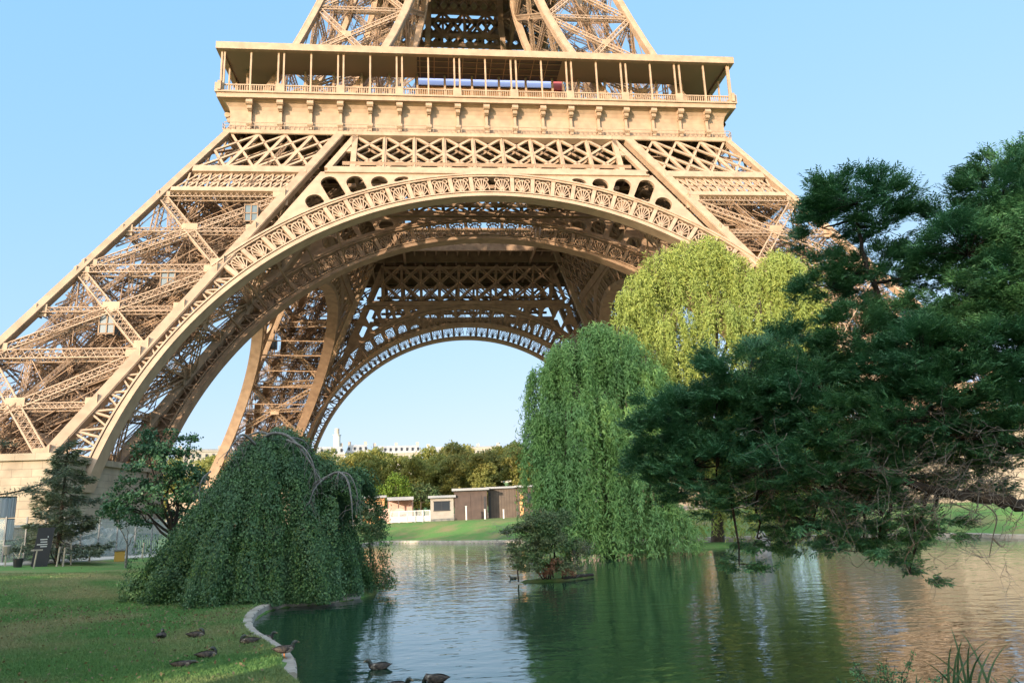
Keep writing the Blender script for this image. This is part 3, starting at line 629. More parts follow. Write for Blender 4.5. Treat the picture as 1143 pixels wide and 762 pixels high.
# upper legs and second platform
def w2(z): d = np.asarray(z, float)-70; return 27.6-.315*d+.0017*d*d
def n2_(z): d = np.asarray(z, float)-70; return 13.6-.40*d+.006*d*d
upl = bpy.data.objects.new('upper_leg', None); COL.objects.link(upl); upl.parent = tower
for (u, v, wd) in ((1, 1, 1.0), (0, 1, 1.1), (1, 0, 1.1), (0, 0, 1.0)): m = MB(); chord(m, u, v, 56, 112, wd, w2, n2_, 10); m.build('corner_girder', IRON, upl)
UL = [57.5, 66.8, 78.5, 90, 101, 110]
for fi, (ca, cb, n) in enumerate(FACES):
    for k in range(5):
        m = MB(); z0, z1 = UL[k]+.4, UL[k+1]-.4; n = unit(np.array([n[0], n[1], .3 if fi < 2 else -.3])); off = n*(-.5)
        f = lambda u, z: corner(ca[0]+(cb[0]-ca[0])*u, ca[1]+(cb[1]-ca[1])*u, z, w2, n2_)+off
        A, B, C_, D_ = f(.06, z0), f(.94, z0), f(.06, z1), f(.94, z1)
        m.truss(A, D_, .85, .6, n, .15, .07, .8); m.truss(B, C_, .85, .6, n, .15, .07, .8); m.truss(f(.04, z1+.4), f(.96, z1+.4), .8, .6, n, .13, .06, .7)
        gusset(m, (A+D_)/2-off*.4, n, 1.3); m.build('cross_brace', IRON, upl)
m = MB()
for q in range(120):
    u, v = lr.random(2)*.9+.05; z = 58+lr.random()*42; u2, v2 = np.clip([u+lr.normal()*.25, v+lr.normal()*.25], .05, .95); z2 = z+lr.uniform(2, 10)
    A, B = corner(u, v, z, w2, n2_), corner(u2, v2, z2, w2, n2_)
    if q % 2: m.bars([A], [B], .1, .1, (0, 1, 0))
    else: m.truss(A, B, .5, .4, (0, 1, .2), .07, .04, .6, False)
for (u, v) in ((.4, .4), (.6, .6)): m.truss(corner(u, v, 57, w2, n2_), corner(u, v, 110, w2, n2_), 1, 1, (0, 1, 1), .15, .07, 1)
m.build('inner_bracing', IROND, upl)
for k in (1, 2, 3): rotcopy(upl, tower, k)
sg = MB()
def flatlat(z0, z1, n, y, hw, wd, dbl=False):
    xx = np.linspace(-hw, hw, n+1); a = np.stack([xx[:-1], xx[:-1]*0+y, xx[:-1]*0+z0], 1); b_ = np.stack([xx[1:], xx[1:]*0+y, xx[1:]*0+z1], 1)
    c_ = a.copy(); c_[:, 2] = z1; d_ = b_.copy(); d_[:, 2] = z0; sg.bars(np.concatenate([a, c_]), np.concatenate([b_, d_]), wd, .3, (0, 1, 0))
for y in (-16.5, -9.5):
    for (z0, z1) in ((96.4, 98.6), (104.2, 107.4)):
        flatlat(z0, z1, 16, y, 17, .5)
        for z in (z0, z1): sg.bars([(-17, y, z)], [(17, y, z)], .9, .5, (0, 1, 0))
    flatlat(98.6, 104.2, 4, y, 9, .6); sg.bars([(x, y, 98.6) for x in (-9, -4.5, 0, 4.5, 9)], [(x, y, 104.2) for x in (-9, -4.5, 0, 4.5, 9)], .5, .4, (0, 1, 0))
sgo = sg.build('platform_girder', IROND, tower)
for k in (1, 2, 3): rotcopy(sgo, tower, k)
sp2 = MB(); sp2.box(-18.5, 18.5, -18.5, 18.5, 110.5, 112.5); sp2.box(-20.2, 20.2, -20.2, 20.2, 112.5, 116); sp2.build('second_platform', IROND, tower)
for o_, kk in ((arch, 3), (arch_in, 3), (gird, 3), (gird_in, 3)):
    for k in (1, 2, 3): rotcopy(o_, tower, k)
#PLANTS
def rdir(n, zmin=-1., g=None):
    g = g or rng; z = g.uniform(zmin, 1, n); a = g.uniform(0, 2*math.pi, n); r = np.sqrt(1-z*z); return np.stack([r*np.cos(a), r*np.sin(a), z], 1)
def rel(P, o): return np.asarray(P)-np.asarray(o)
def limb(mb, A, B, r0, r1, sag=.0, wob=.05, k=7, sides=6):
    A, B = np.asarray(A, float), np.asarray(B, float); t = np.linspace(0, 1, k)[:, None]; L = np.linalg.norm(B-A)
    P = A+(B-A)*t+np.array([0, 0, 1.])*sag*L*np.sin(math.pi*t)+rng.normal(0, wob*L/4, (k, 3))*np.sin(math.pi*t); mb.tube(P, np.linspace(r0, r1, k), sides); return P
def clump_leaves(mb, c, r, nclump, per, cs, L, W, zmin=-.5, shell=.55, flat=.6):
    c = np.asarray(c, float); r = np.broadcast_to(np.asarray(r, float), (3,)); d = rdir(nclump, zmin); q = c+d*r*rng.uniform(shell, 1.05, (nclump, 1))
    P = np.repeat(q, per, 0)+rng.normal(0, cs, (nclump*per, 3))*np.array([1, 1, flat]); A = rdir(len(P), -.8); N = unit(np.repeat(d, per, 0)*.9+np.array([0, 0, .35])+rng.normal(0, .6, (len(P), 3)))
    mb.leaves(P, A, N, L*rng.uniform(.7, 1.3, len(P)), W*rng.uniform(.7, 1.3, len(P)))
def broad_tree(name, base, H, blobs, leaf, label, cat, group=None, trunk_r=.25, nclump=60, per=40, cs=.35, L=.14, W=.09, bark=None, th=.45, lean=(0, 0)):
    b = np.array([base[0], base[1], gz(base[0], base[1])-.1]); t = empty(name, b, label=label, cat=cat, group=group); tm = MB(); top = np.array([lean[0], lean[1], H*th])
    limb(tm, (0, 0, 0), top, trunk_r, trunk_r*.6, 0, .04); lm = MB()
    for c, r in blobs:
        P = limb(tm, top*rng.uniform(.75, 1), np.array(c)*[1, 1, 1]-[0, 0, .15*r[2]], trunk_r*.4, trunk_r*.08, .04, .1)
        for _ in range(3): limb(tm, P[rng.integers(3, 6)], np.array(c)+rdir(1)[0]*np.array(r)*.8, trunk_r*.12, trunk_r*.03, 0, .1, 5, 4)
        k = max(6, int(nclump*(r[0]*r[2])/1.0)); clump_leaves(lm, c, r, k, per, cs, L, W)
    tm.build('trunk', bark or BARK, t, True); lm.build('crown', leaf, t); return t
# plane trees to the left of and behind the photographer: they keep the near garden in shade
for i, (x, y, H) in enumerate([(-60, -112, 16), (-50, -118, 16), (-42, -125, 16), (-34, -131, 16.5), (-25, -114.5, 20.5), (-18.5, -122.5, 20), (-24, -139, 17), (-16, -146, 17), (-7, -151, 17), (2, -156, 17)]):
    bl = []
    for k in range(11): a = k*2.4; bl.append(((3.6*math.cos(a)*(k % 3+1)/3, 3.6*math.sin(a)*(k % 3+1)/3, H*(.2+.07*k)), (2.6, 2.6, 1.9)))
    pos = ['far left, the end of the row', 'second from the far left of the row', 'third from the far left of the row', 'fourth from the far left of the row', 'left of the weeping tree, tallest of all', 'on the lawn left of the near shore', 'behind the shore, fourth from the right', 'behind the shore, third from the right', 'behind the shore, second from the right', 'behind the shore, furthest right'][i]
    broad_tree('plane_tree', (x, y), H, bl, LEAF_SHADE, 'tall leafy plane tree '+pos, 'tree', 'plane trees round the garden', .35, 11, 22, .65, .65, .5, th=.5)
# weeping beech on the lawn by the water
def weeping_beech():
    c = site(296, 660, 26.8); cx, cy = c[0], c[1]; z0 = ZW+.15
    t = empty('weeping_beech', (cx, cy, z0), label='weeping beech hung to the ground with dark leaves, bare grey boughs arching from its top', cat='tree')
    rt_ = np.array([math.cos(-.06), math.sin(-.06)]); bk = np.array([-rt_[1], rt_[0]])
    def surf(phi, rho, jit=0.):
        fold = 1+.09*np.sin(7*phi+1.3)+.075*np.sin(13*phi+.4)+.045*np.sin(24*phi)+.03*np.sin(41*phi+2)
        rx = np.where(np.cos(phi) < 0, 3.65, 3.55)*fold; ry = 3.1*fold; k = rho+0*phi
        x = np.cos(phi)*rx*k; y = np.sin(phi)*ry*k
        pw = np.where(np.cos(phi) < 0, 1.35, 2.3); h = 5.25*(1-np.clip(k, 0, 1)**pw)
        p2 = 3.75*np.clip(1-(((x-2.75)/1.35)**2+((y+.3)/1.9)**2)**1.3, 0, 1)**.6; dip = 1.5*np.exp(-((x-1.55)/.42)**2)*np.clip(k, 0, 1)*.5
        h = np.maximum(h-dip, p2)
        h = h+.16*np.sin(x*3.1+1)*np.sin(y*3.7)
        return np.stack([x*rt_[0]+y*bk[0], x*rt_[1]+y*bk[1], np.maximum(h, .0)], -1)
    lm = MB(); ns = 1750
    phi0 = rng.uniform(0, 2*math.pi, ns); n_per = 110
    r0 = rng.uniform(0, .75, ns); r1 = np.clip(r0+rng.uniform(.25, .8, ns), .3, 1.0)
    u = rng.random((ns, n_per)); rho = r0[:, None]+(r1-r0)[:, None]*u**.75; ph = phi0[:, None]+rng.normal(0, .012, (ns, n_per))/np.maximum(rho, .2)
    off = rng.normal(0, .13, (ns, 1))+.16*(rng.random((ns, 1)) < .15)
    P = surf(ph, rho); e = 1e-3; D_ = surf(ph, rho+e*5)-P; Q = surf(ph+e*5, rho)-P; Nn = np.cross(Q, D_); Nn = unit(Nn); Nn *= np.sign(Nn[..., 2:3]+1e-6)
    # outer face of the tree where it is steep
    rad = P.copy(); rad[..., 2] = .4; Nn = unit(Nn+.25*unit(rad))
    P = P+Nn*(off[..., None]+rng.normal(0, .045, P.shape[:2])[..., None]); P[..., 2] = np.maximum(P[..., 2], .03)
    A = unit(D_)+rng.normal(0, .45, P.shape); N2 = Nn+rng.normal(0, .38, P.shape)
    lm.leaves(P.reshape(-1, 3), A.reshape(-1, 3), N2.reshape(-1, 3), rng.uniform(.05, .095, P[..., 0].size), rng.uniform(.04, .065, P[..., 0].size))
    # vertical skirts where the shoots hang straight to the ground
    NS = 1100; ph = rng.uniform(0, 2*math.pi, NS); S_ = surf(ph, rng.uniform(.84, 1.05, NS)); zt = rng.uniform(.4, 2.4, NS); v = rng.random((NS, 75))
    P = np.repeat(S_[:, None], 75, 1); P[..., 2] = zt[:, None]*v+.02; out = S_.copy(); out[:, 2] = 0; out = unit(out); P[..., :2] -= (out[:, None]*(.55*(P[..., 2:3]/2.3)**1.3))[..., :2]
    P += rng.normal(0, .05, P.shape); P[..., 2] = np.maximum(P[..., 2], .03)
    lm.leaves(P.reshape(-1, 3), (np.array([0, 0, -1])+rng.normal(0, .4, P.shape)).reshape(-1, 3), (np.repeat(out[:, None], 75, 1)+rng.normal(0, .4, P.shape)).reshape(-1, 3), rng.uniform(.05, .095, P[..., 0].size), rng.uniform(.04, .065, P[..., 0].size))
    lm.build('foliage', LEAF_BEECH, t)
    tm = MB(); limb(tm, (0, 0, -.1), (.05, 0, 4.9), .3, .16, 0, .03); tm.build('trunk', GREYBARK, t, True)
    def W_(px, py, D): return site(px, py-4, D-.9)-np.array([cx, cy, z0])
    for pts, r in (([(290, 505, 27), (300, 489, 26.6), (318, 489, 26.2), (332, 500, 25.8), (345, 518, 25.5), (358, 540, 25.3)], .07), ([(285, 500, 27), (272, 489, 26.8), (262, 497, 26.5), (250, 515, 26.2)], .05), ([(320, 495, 26), (338, 503, 25.6), (349, 520, 25.3), (352, 540, 25.2)], .04),
                   ([(345, 548, 26.5), (362, 538, 26), (378, 531, 25.8), (388, 541, 25.5), (392, 560, 25.3), (393, 575, 25.2)], .065), ([(362, 538, 26), (352, 548, 25.6), (345, 565, 25.3)], .035), ([(235, 530, 26.5), (226, 538, 26), (222, 552, 25.8)], .03), ([(300, 489, 26.6), (290, 486, 27.2), (275, 492, 27.6), (268, 505, 27.8)], .045), ([(325, 492, 26.2), (340, 497, 26.8), (356, 520, 27)], .04), ([(378, 531, 25.8), (390, 534, 25.6), (398, 552, 25.5), (399, 565, 25.5)], .035)):
        bm_ = MB(); P = catmull(np.array([W_(*p) for p in pts]), 6, False); bm_.tube(P, np.linspace(r, r*.3, len(P)), 6)
        for _ in range(16):
            a = P[rng.integers(2, len(P))]; q = a+np.array([rng.normal(0, .22), rng.normal(0, .22), -rng.uniform(.15, .75)]); limb(bm_, a, q, r*.22, .006, .12, .2, 5, 4)
        bm_.build('bough', GREYBARK, t, True)
weeping_beech()
# willows
def willow(name, base_px, D, lobes, leaf, label, dens=1., tr=.42):
    b = site(base_px, 600, D); b[2] = max(gz(b[0], b[1]), ZW-.1)-.1; t = empty(name, b, label=label, cat='tree'); lm = MB(); tm = MB(); fork = np.array([.3, 0, 4.2])
    limb(tm, (0, 0, 0), fork, tr, tr*.7, 0, .05)
    for (px, py, Dl, r, h0, h1, ns) in lobes:
        r *= rng.uniform(.74, .98); drift = rng.normal(0, .12, 2); c = site(px, py, Dl)-b; limb(tm, fork*rng.uniform(.7, 1), c, tr*.45, .06, .05, .08, 8)
        ns = int(ns*dens); d = rdir(ns, -.15); P0 = c+d*np.array([r, r, r*.8])*rng.uniform(.55, 1.03, (ns, 1)); L_ = rng.uniform(h0*.6, h1, ns)*np.where(rng.random(ns) < .3, .45, 1); L_ = np.minimum(L_, P0[:, 2]+b[2]-ZW-.08)
        # shoots hang in tresses: pull starts together
        tress = c+rdir(max(6, ns//11), -.15)*np.array([r, r, r*.8]); k = np.argmin(((P0[:, None, :2]-tress[None, :, :2])**2).sum(-1), 1); P0[:, :2] += (tress[k]-P0)[:, :2]*rng.uniform(.1, .8, (ns, 1))
        for a in range(ns):
            m_ = max(5, int(L_[a]/.085)); u = np.sort(rng.random(m_)); sw = rng.normal(0, .16, 2)+d[a, :2]*.12+drift*1.5; P = np.empty((m_, 3))
            P[:, :2] = P0[a, :2]+sw*u[:, None]*L_[a]*.25+d[a, :2]*rng.uniform(.3, .9)*np.sqrt(u)[:, None]+rng.normal(0, .05, (m_, 2))+.05*np.sin(u*L_[a]*2.2+a)[:, None]; P[:, 2] = P0[a, 2]-u*L_[a]
            A = np.array([0, 0, -1.])+rng.normal(0, .75, (m_, 3)); N_ = np.array([d[a, 0], d[a, 1], .45])+rng.normal(0, .5, (m_, 3)); lm.leaves(P, A, N_, rng.uniform(.18, .34, m_), .062)
        for _ in range(10): a = c+rdir(1, 0)[0]*r*.8; limb(tm, c, a, .05, .02, 0, .1, 4, 4)
        for _ in range(6): a = c+rdir(1, -.3)[0]*r*.8; limb(tm, a, a-np.array([rng.normal(0, .2), rng.normal(0, .2), rng.uniform(1, 3)]), .025, .008, 0, .05, 5, 4)
    tm.build('trunk', BARK, t, True); lm.build('foliage', leaf, t); return t
willow('weeping_willow', 680, 42, [(665, 372, 41.3, 1.2, 3, 6, 170), (625, 395, 41, 1.1, 4, 8, 160), (640, 392, 40.5, 1.55, 3, 6, 230), (613, 420, 40.5, 1.25, 5, 9, 210), (690, 385, 41.5, 1.8, 3, 6, 230), (718, 415, 41.5, 1.5, 4, 7, 200), (655, 455, 39.5, 1.8, 4, 7.2, 240), (705, 470, 39.5, 1.6, 4, 7, 220),
    (603, 470, 40.3, .95, 5, 6.8, 150), (628, 520, 39.5, 1.3, 3, 5, 170), (672, 535, 39, 1.4, 3, 4.2, 170), (722, 535, 39, 1.3, 3, 4, 170), (742, 570, 39.3, 1.0, 1.5, 3, 110), (680, 562, 38.5, 1.2, 2.2, 3.6, 170), (648, 568, 38.7, 1.1, 2, 3.4, 140), (712, 585, 38.8, 1.2, 1.6, 3, 130), (755, 590, 39.5, .9, 1.2, 2, 90), (660, 420, 42, 1.7, 3, 5, 150), (612, 545, 40, .7, 2.5, 3.8, 80)], LEAF_WILLOW, 'blue green weeping willow in the shade, its shoots trailing to the water', 1.0)
willow('weeping_willow', 800, 47.5, [(740, 290, 46.5, 1.3, 3, 5, 190), (790, 275, 47.3, 1.3, 3, 5, 190), (705, 330, 46.3, 1.1, 2.5, 5, 170), (885, 300, 48, 1.4, 3, 6, 200), (835, 310, 47.5, 1.2, 2, 5, 180), (770, 400, 46, 1.6, 3, 6, 200), (870, 420, 46.5, 1.7, 4, 7, 200), (718, 312, 46.5, 1.35, 3, 5.5, 190), (768, 288, 47, 1.7, 3, 6, 230), (812, 292, 47.5, 1.3, 3, 5, 180), (868, 290, 48, 1.25, 3, 6, 200), (893, 335, 48, 1.5, 3, 6, 210), (745, 365, 46, 1.8, 3, 6, 230), (800, 352, 46, 1.9, 3, 6, 240), (850, 355, 46.5, 1.7, 3, 6, 230),
    (900, 395, 47.5, 1.6, 4, 8, 200), (740, 425, 46, 1.5, 3, 6, 190), (825, 440, 45.8, 1.8, 5, 9, 230), (870, 480, 46, 1.7, 5, 8, 210), (790, 480, 46, 1.5, 4, 7, 170)], LEAF_WILLOW_LIT, 'tall yellow green weeping willow, its top lit by the sun', .95)
# dark conifer whose limb reaches over the pond
def conifer():
    T0 = site(1315, 600, 14.2); b = np.array([T0[0], T0[1], gz(T0[0], T0[1])-.15]); t = empty('dark_conifer', b, label='dark blue green conifer reaching over the pond at the right, with bare twigs beneath', cat='tree')
    W_ = lambda px, py, D: site(px, py, D)-b
    tm = MB(); limb(tm, (0, 0, 0), (.1, .1, 9.6), .36, .08, 0, .02, 10, 9); tm.build('trunk', DARKBARK, t, True)
    limbs = []
    for pts, r in (([(1320, 640, 14.2), (1240, 600, 13.8), (1170, 573, 13.2), (1120, 558, 12.9), (1060, 549, 12.7), (990, 532, 12.6), (910, 515, 12.6), (840, 505, 12.8), (770, 505, 13)], .125),
                   ([(1300, 480, 14.2), (1230, 440, 13.9), (1150, 415, 13.6), (1070, 400, 13.5), (1000, 360, 13.5), (965, 290, 13.5), (955, 225, 13.5)], .12), ([(1310, 400, 14.2), (1240, 340, 14), (1180, 290, 13.9), (1120, 230, 13.8), (1110, 190, 13.8)], .11),
                   ([(1300, 520, 14.2), (1200, 510, 13.5), (1120, 490, 13), (1040, 480, 12.8), (960, 450, 12.8), (890, 420, 13)], .1)):
        m = MB(); P = catmull(np.array([W_(*p) for p in pts]), 6, False); P += rng.normal(0, .02, P.shape); m.tube(P, np.linspace(r, r*.16, len(P)), 8); limbs.append(P); m.build('limb', DARKBARK, t, True)
    allp = np.concatenate(limbs); K = 62.
    blobs = [(742, 497, 38, 42), (785, 480, 50, 48), (835, 425, 58, 45), (878, 395, 45, 36), (890, 455, 60, 48), (800, 535, 55, 36), (858, 545, 60, 40), (930, 480, 55, 45), (760, 550, 38, 24), (720, 520, 20, 25),
             (905, 590, 62, 30), (845, 600, 40, 18), (985, 575, 55, 38), (960, 615, 45, 18), (1015, 640, 26, 18), (825, 630, 18, 10), (1040, 590, 30, 20), (940, 545, 60, 38), (1000, 530, 55, 35),
             (955, 228, 52, 32), (918, 255, 32, 36), (995, 225, 22, 28), (925, 320, 38, 42), (982, 305, 44, 36), (955, 380, 46, 45), (1000, 420, 55, 45), (925, 225, 26, 26), (1010, 360, 40, 32),
             (1118, 225, 46, 42), (1080, 285, 48, 42), (1125, 320, 55, 50), (1065, 345, 42, 38), (1105, 395, 60, 46), (1055, 440, 55, 42), (1120, 470, 55, 40), (1185, 300, 60, 90), (1195, 430, 60, 80), (1125, 185, 34, 18), (1050, 250, 24, 22), (1060, 500, 45, 26), (1180, 200, 45, 45), (1100, 360, 50, 40), (1015, 470, 55, 40), (960, 430, 50, 35), (1110, 515, 45, 22), (1085, 545, 40, 16), (1140, 500, 40, 26), (800, 445, 40, 24), (765, 455, 30, 22), (735, 470, 34, 24), (775, 520, 55, 34), (830, 490, 60, 44), (820, 565, 50, 26), (900, 520, 70, 40), (880, 575, 60, 28), (930, 600, 55, 24), (980, 600, 50, 24), (985, 255, 30, 30), (1045, 310, 36, 34), (1145, 260, 50, 60), (1150, 380, 60, 60), (1030, 400, 45, 40), (905, 430, 45, 32), (990, 505, 60, 30)]
    groups = {'a': [], 'b': [], 'c': []}
    for q in blobs: groups['a' if (q[1] > 395 and q[0] < 1070) else ('b' if q[0] < 1030 else 'c')].append(q)
    tw = MB()
    for gk, bl in groups.items():
        lm = MB()
        for (px, py, rx, ry) in bl:
            D = 12.9+rng.uniform(-.35, .5)+(.6 if gk != 'a' else 0); c = W_(px, py, D); rr = np.array([rx, rx*.9, ry])*.88/K; k = max(6, int(40*rx*ry/2500.))
            near_ = allp[np.argmin(((allp-c)**2).sum(1))]; limb(tw, near_, c, .035, .012, .03, .1, 7, 5)
            low = py > 562; k = int(k*(.7 if low else 1.35)); d = rdir(k, -.6); q = c+d*rr*rng.uniform(.6, 1.1, (k, 1))
            for a in range(k):
                if rng.random() < .5: limb(tw, c, q[a], .009, .004, 0, .15, 4, 3)
                ns = int(rng.uniform(14, 36)); main = unit(d[a]*[1, 1, .35]+np.array([0, 0, .28 if not low else -.25])); ax = unit(main+rng.normal(0, .42, (ns, 3))*[1, 1, .55]); o = q[a]+rng.normal(0, .085, (ns, 3))*[1, 1, .35]; Ls = rng.uniform(.08, .24, ns)
                kk = 11; u = np.linspace(.05, 1, kk)[None, :, None]; P = o[:, None]+ax[:, None]*Ls[:, None, None]*u; P[..., 2] += .035*u[..., 0]**2
                side = unit(np.cross(ax, np.array([0, 0, 1.])+rng.normal(0, .35, (ns, 3)))); sgn = np.where(np.arange(kk) % 2 == 0, 1, -1)[None, :, None]; s2 = np.cross(ax, side); tw_ = rng.uniform(-.5, 1, (ns, kk, 1))
                A = ax[:, None]*1.05+side[:, None]*sgn+s2[:, None]*tw_*.5
                lm.leaves(P.reshape(-1, 3), A.reshape(-1, 3), np.repeat(s2, kk, 0)+rng.normal(0, .35, (ns*kk, 3)), rng.uniform(.06, .105, ns*kk), .02)
        lm.build('foliage', LEAF_YEW, t)
    tw.build('branchlet', DARKBARK, t)
    # bare grey twigs under the canopy
    bt = MB()
    for _ in range(330):
        px = rng.uniform(850, 1150); py = rng.normal(540, 34); D = rng.uniform(12.0, 13.3); a = W_(px, py, D); L_ = rng.uniform(.25, 1.1); dr = np.array([rng.normal(-.3, .7), rng.normal(0, .6), rng.normal(-.1, .6)]); dr = unit(dr)
        e = a+dr*L_; P = limb(bt, a, e, .005, .002, rng.normal(0, .15), .35, 7, 3)
        for _ in range(3): k = rng.integers(2, 6); limb(bt, P[k], P[k]+unit(dr+rng.normal(0, .8, 3))*L_*.4, .004, .002, 0, .2, 4, 3)
    for pts in ([(1095, 560, 12.8), (1112, 575, 12.7), (1108, 600, 12.7), (1104, 622, 12.7)], [(1108, 600, 12.7), (1118, 610, 12.7), (1122, 606, 12.7)], [(1060, 560, 12.7), (1085, 570, 12.6), (1100, 577, 12.6)], [(1020, 575, 12.6), (1022, 600, 12.6), (1010, 625, 12.6), (1015, 640, 12.6)]):
        P = catmull(np.array([W_(*p) for p in pts]), 5, False); bt.tube(P, np.linspace(.013, .005, len(P)), 4)
    bt.build('bare_twig', TWIG, t)
conifer()
# spruce in front of the near leg
def spruce(name, base, H, Rb, label, n=46):
    b = np.array([base[0], base[1], gz(base[0], base[1])-.05]); t = empty(name, b, label=label, cat='tree'); tm = MB(); limb(tm, (0, 0, 0), (0, 0, H), .14, .02, 0, .01); lm = MB()
    for k in range(n):
        z = H*(.08+.9*(k/n)**.95); r = Rb*(1-z/H)**.75*rng.uniform(.6, 1.15)+.12; a = k*2.39996+rng.normal(0, .2); e = np.array([math.cos(a)*r, math.sin(a)*r, z+r*rng.uniform(-.25, .25)]); P = limb(tm, (0, 0, z), e, .03, .008, -.06, .05, 8, 4)
        m_ = int(190*r+40); u = rng.random(m_)**.7; i = np.clip((u*7).astype(int), 0, 6); Q = P[i]+(P[i+1]-P[i])*(u*7-i)[:, None]; sd_ = np.array([-math.sin(a), math.cos(a), 0]); w_ = rng.normal(0, 1, m_)*.22*r*(1.1-u); Q = Q+sd_*w_[:, None]+np.array([0, 0, -1])*(np.abs(w_)*.35)[:, None]+np.array([0, 0, -.16])*rng.random((m_, 1))+rng.normal(0, .07, (m_, 3))
        A = np.stack([math.cos(a)+sd_[0]*np.sign(w_)*.8, math.sin(a)+sd_[1]*np.sign(w_)*.8, np.full(m_, -.25)], 1)+rng.normal(0, .35, (m_, 3)); lm.leaves(Q, A, np.array([0, 0, 1.])+rng.normal(0, .4, (m_, 3)), rng.uniform(.14, .3, m_), .07)
    tm.build('trunk', BARK, t, True); lm.build('foliage', LEAF_SPRUCE, t); return t
spruce('spruce', site(66, 600, 46)[:2], 6.6, 2.7, 'small blue green spruce standing before the lit stone pedestal')
# broadleaf trees between lawn and leg
b_ = site(198, 600, 39); Bz = gz(b_[0], b_[1])
def px_blobs(lst, b, D0): return [((lambda c: (c[0]-b[0], c[1]-b[1], c[2]-Bz))(site(px, py, D0+dd)), r) for (px, py, dd, r) in lst]
broad_tree('broadleaf_tree', b_[:2], 6, px_blobs([(178, 482, 0, (.75, .8, .45)), (165, 500, .3, (1.0, 1, .5)), (190, 505, -.4, (1.2, 1, .6)), (170, 525, -.6, (1.5, 1.1, .6)), (205, 530, .3, (1.2, 1.2, .6)), (150, 540, .2, (1.0, 1, .45)), (185, 550, -.8, (1.7, 1.1, .6)), (215, 555, .5, (1.1, 1.1, .6)), (150, 565, -.4, (1.3, 1, .5)), (205, 575, .8, (1.2, 1, .5)), (213, 487, .2, (.5, .3, .2)), (130, 555, .2, (.7, .7, .35))], b_, 39), LEAF_GREEN,
    'dark green broadleaf tree with tiers of foliage between the weeping beech and the iron leg', 'tree', None, .17, 34, 34, .16, .15, .11, DARKBARK, .3, (-.2, 0))
b_ = site(142, 612, 42); Bz = gz(b_[0], b_[1])
broad_tree('sapling', b_[:2], 3, px_blobs([(142, 578, 0, (.7, .7, .6)), (128, 570, .2, (.7, .6, .5)), (155, 582, .3, (.6, .6, .45))], b_, 42), LEAF_GREEN, 'small thin stemmed tree by the ochre box', 'tree', None, .07, 40, 30, .12, .13, .09, GREYBARK, .4)
b_ = site(414, 605, 50); Bz = gz(b_[0], b_[1])
broad_tree('round_shrub', b_[:2], 2.6, px_blobs([(412, 585, 0, (.9, .9, 1.0)), (419, 575, 0, (.7, .7, .8)), (408, 570, .4, (.8, .8, .7)), (415, 598, 0, (.8, .8, .7))], b_, 50), LEAF_BUSH, 'dark rounded shrub by the water right of the weeping beech', 'shrub', None, .08, 60, 30, .16, .13, .1, DARKBARK, .2)
# cedar branch reaching in from a tree standing left of the frame
cb_ = site(-210, 600, 30); cb_[2] = gz(cb_[0], cb_[1])-.1; ct = empty('larch', cb_, label='thin larch left of the lawn, with drooping sparse branches', cat='tree'); tm = MB(); limb(tm, (0, 0, 0), (.1, 0, 10), .2, .05, 0, .02); tm.build('trunk', BARK, ct, True)
for pts in ([(-200, 470, 30), (-100, 478, 29), (-30, 490, 28), (12, 494, 27.5)], [(-200, 575, 30), (-110, 570, 29), (-40, 558, 28.2), (20, 548, 27.8), (50, 538, 27.5), (75, 523, 27.3)]):
    bm_ = MB(); fm_ = MB(); P = catmull(np.array([site(*p) for p in pts])-cb_, 10, False); bm_.tube(P, np.linspace(.05, .008, len(P)), 5); k = 900; i = rng.integers(6, len(P)-1, k); Q = P[i]+(P[i+1]-P[i])*rng.random((k, 1))+rng.normal(0, 1, (k, 3))*[.1, .1, .07]-[0, 0, .04]
    fm_.leaves(Q, rdir(k), rdir(k, 0), rng.uniform(.06, .14, k), .025); o = bm_.build('branch', DARKBARK, ct, True); fm_.build('foliage', LEAF_SPRUCE if len(pts) != 4 or pts[0][1] != 400 else LEAF_GREEN, o)
# islet with its bush
ic = site(612, 645, 28); it = empty('islet_bush', (ic[0], ic[1], ZW+.05), label='tangled bush with bare twigs on a small islet in the pond', cat='shrub'); lm = MB(); l2 = MB(); tm = MB(); W_ = lambda px, py, D: site(px, py, D)-np.array([ic[0], ic[1], ZW+.05])
for (px, py, D, r) in ((605, 585, 28, (.75, .7, .55)), (612, 602, 28, (.85, .7, .5)), (590, 625, 27.7, (.7, .5, .4)), (600, 590, 28, (.75, .7, .45)), (625, 580, 28.5, (.55, .6, .4)), (590, 610, 27.8, (.75, .6, .4)), (620, 610, 27.8, (.8, .6, .45)), (600, 632, 27.6, (.85, .5, .35)), (575, 592, 28, (.5, .5, .25)), (632, 632, 27.8, (.7, .5, .3)), (645, 615, 28, (.5, .5, .5))):
    c = W_(px, py, D); limb(tm, (rng.normal(0, .4), rng.normal(0, .2), 0), c, .03, .01, .05, .1); clump_leaves(lm, c, r, int(70*r[0]*r[2]/.3), 24, .07, .08, .05)
for (px, py) in ((615, 635), (622, 628), (608, 641), (634, 640)): clump_leaves(l2, W_(px, py, 27.4), (.28, .2, .15), 14, 16, .05, .07, .04)
lm.build('foliage', LEAF_BUSH, it); l2.build('rusty_foliage', LEAF_RUST, it); tm.build('stem', DARKBARK, it, True); bt = MB()
for _ in range(120):
    left = rng.random() < .6; a = W_(rng.uniform(560, 600), rng.uniform(590, 625), 27.9) if left else W_(rng.uniform(630, 650), rng.uniform(605, 645), 27.8); e = a+np.array([rng.uniform(-1.1, -.1) if left else rng.uniform(-.2, .5), rng.normal(0, .3), rng.uniform(-.2, .35)]); P = limb(bt, a, e, .008, .003, .05, .2, 6, 3)
    for _ in range(3): k = rng.integers(2, 5); limb(bt, P[k], P[k]+rng.normal(0, .16, 3), .004, .002, 0, .2, 4, 3)
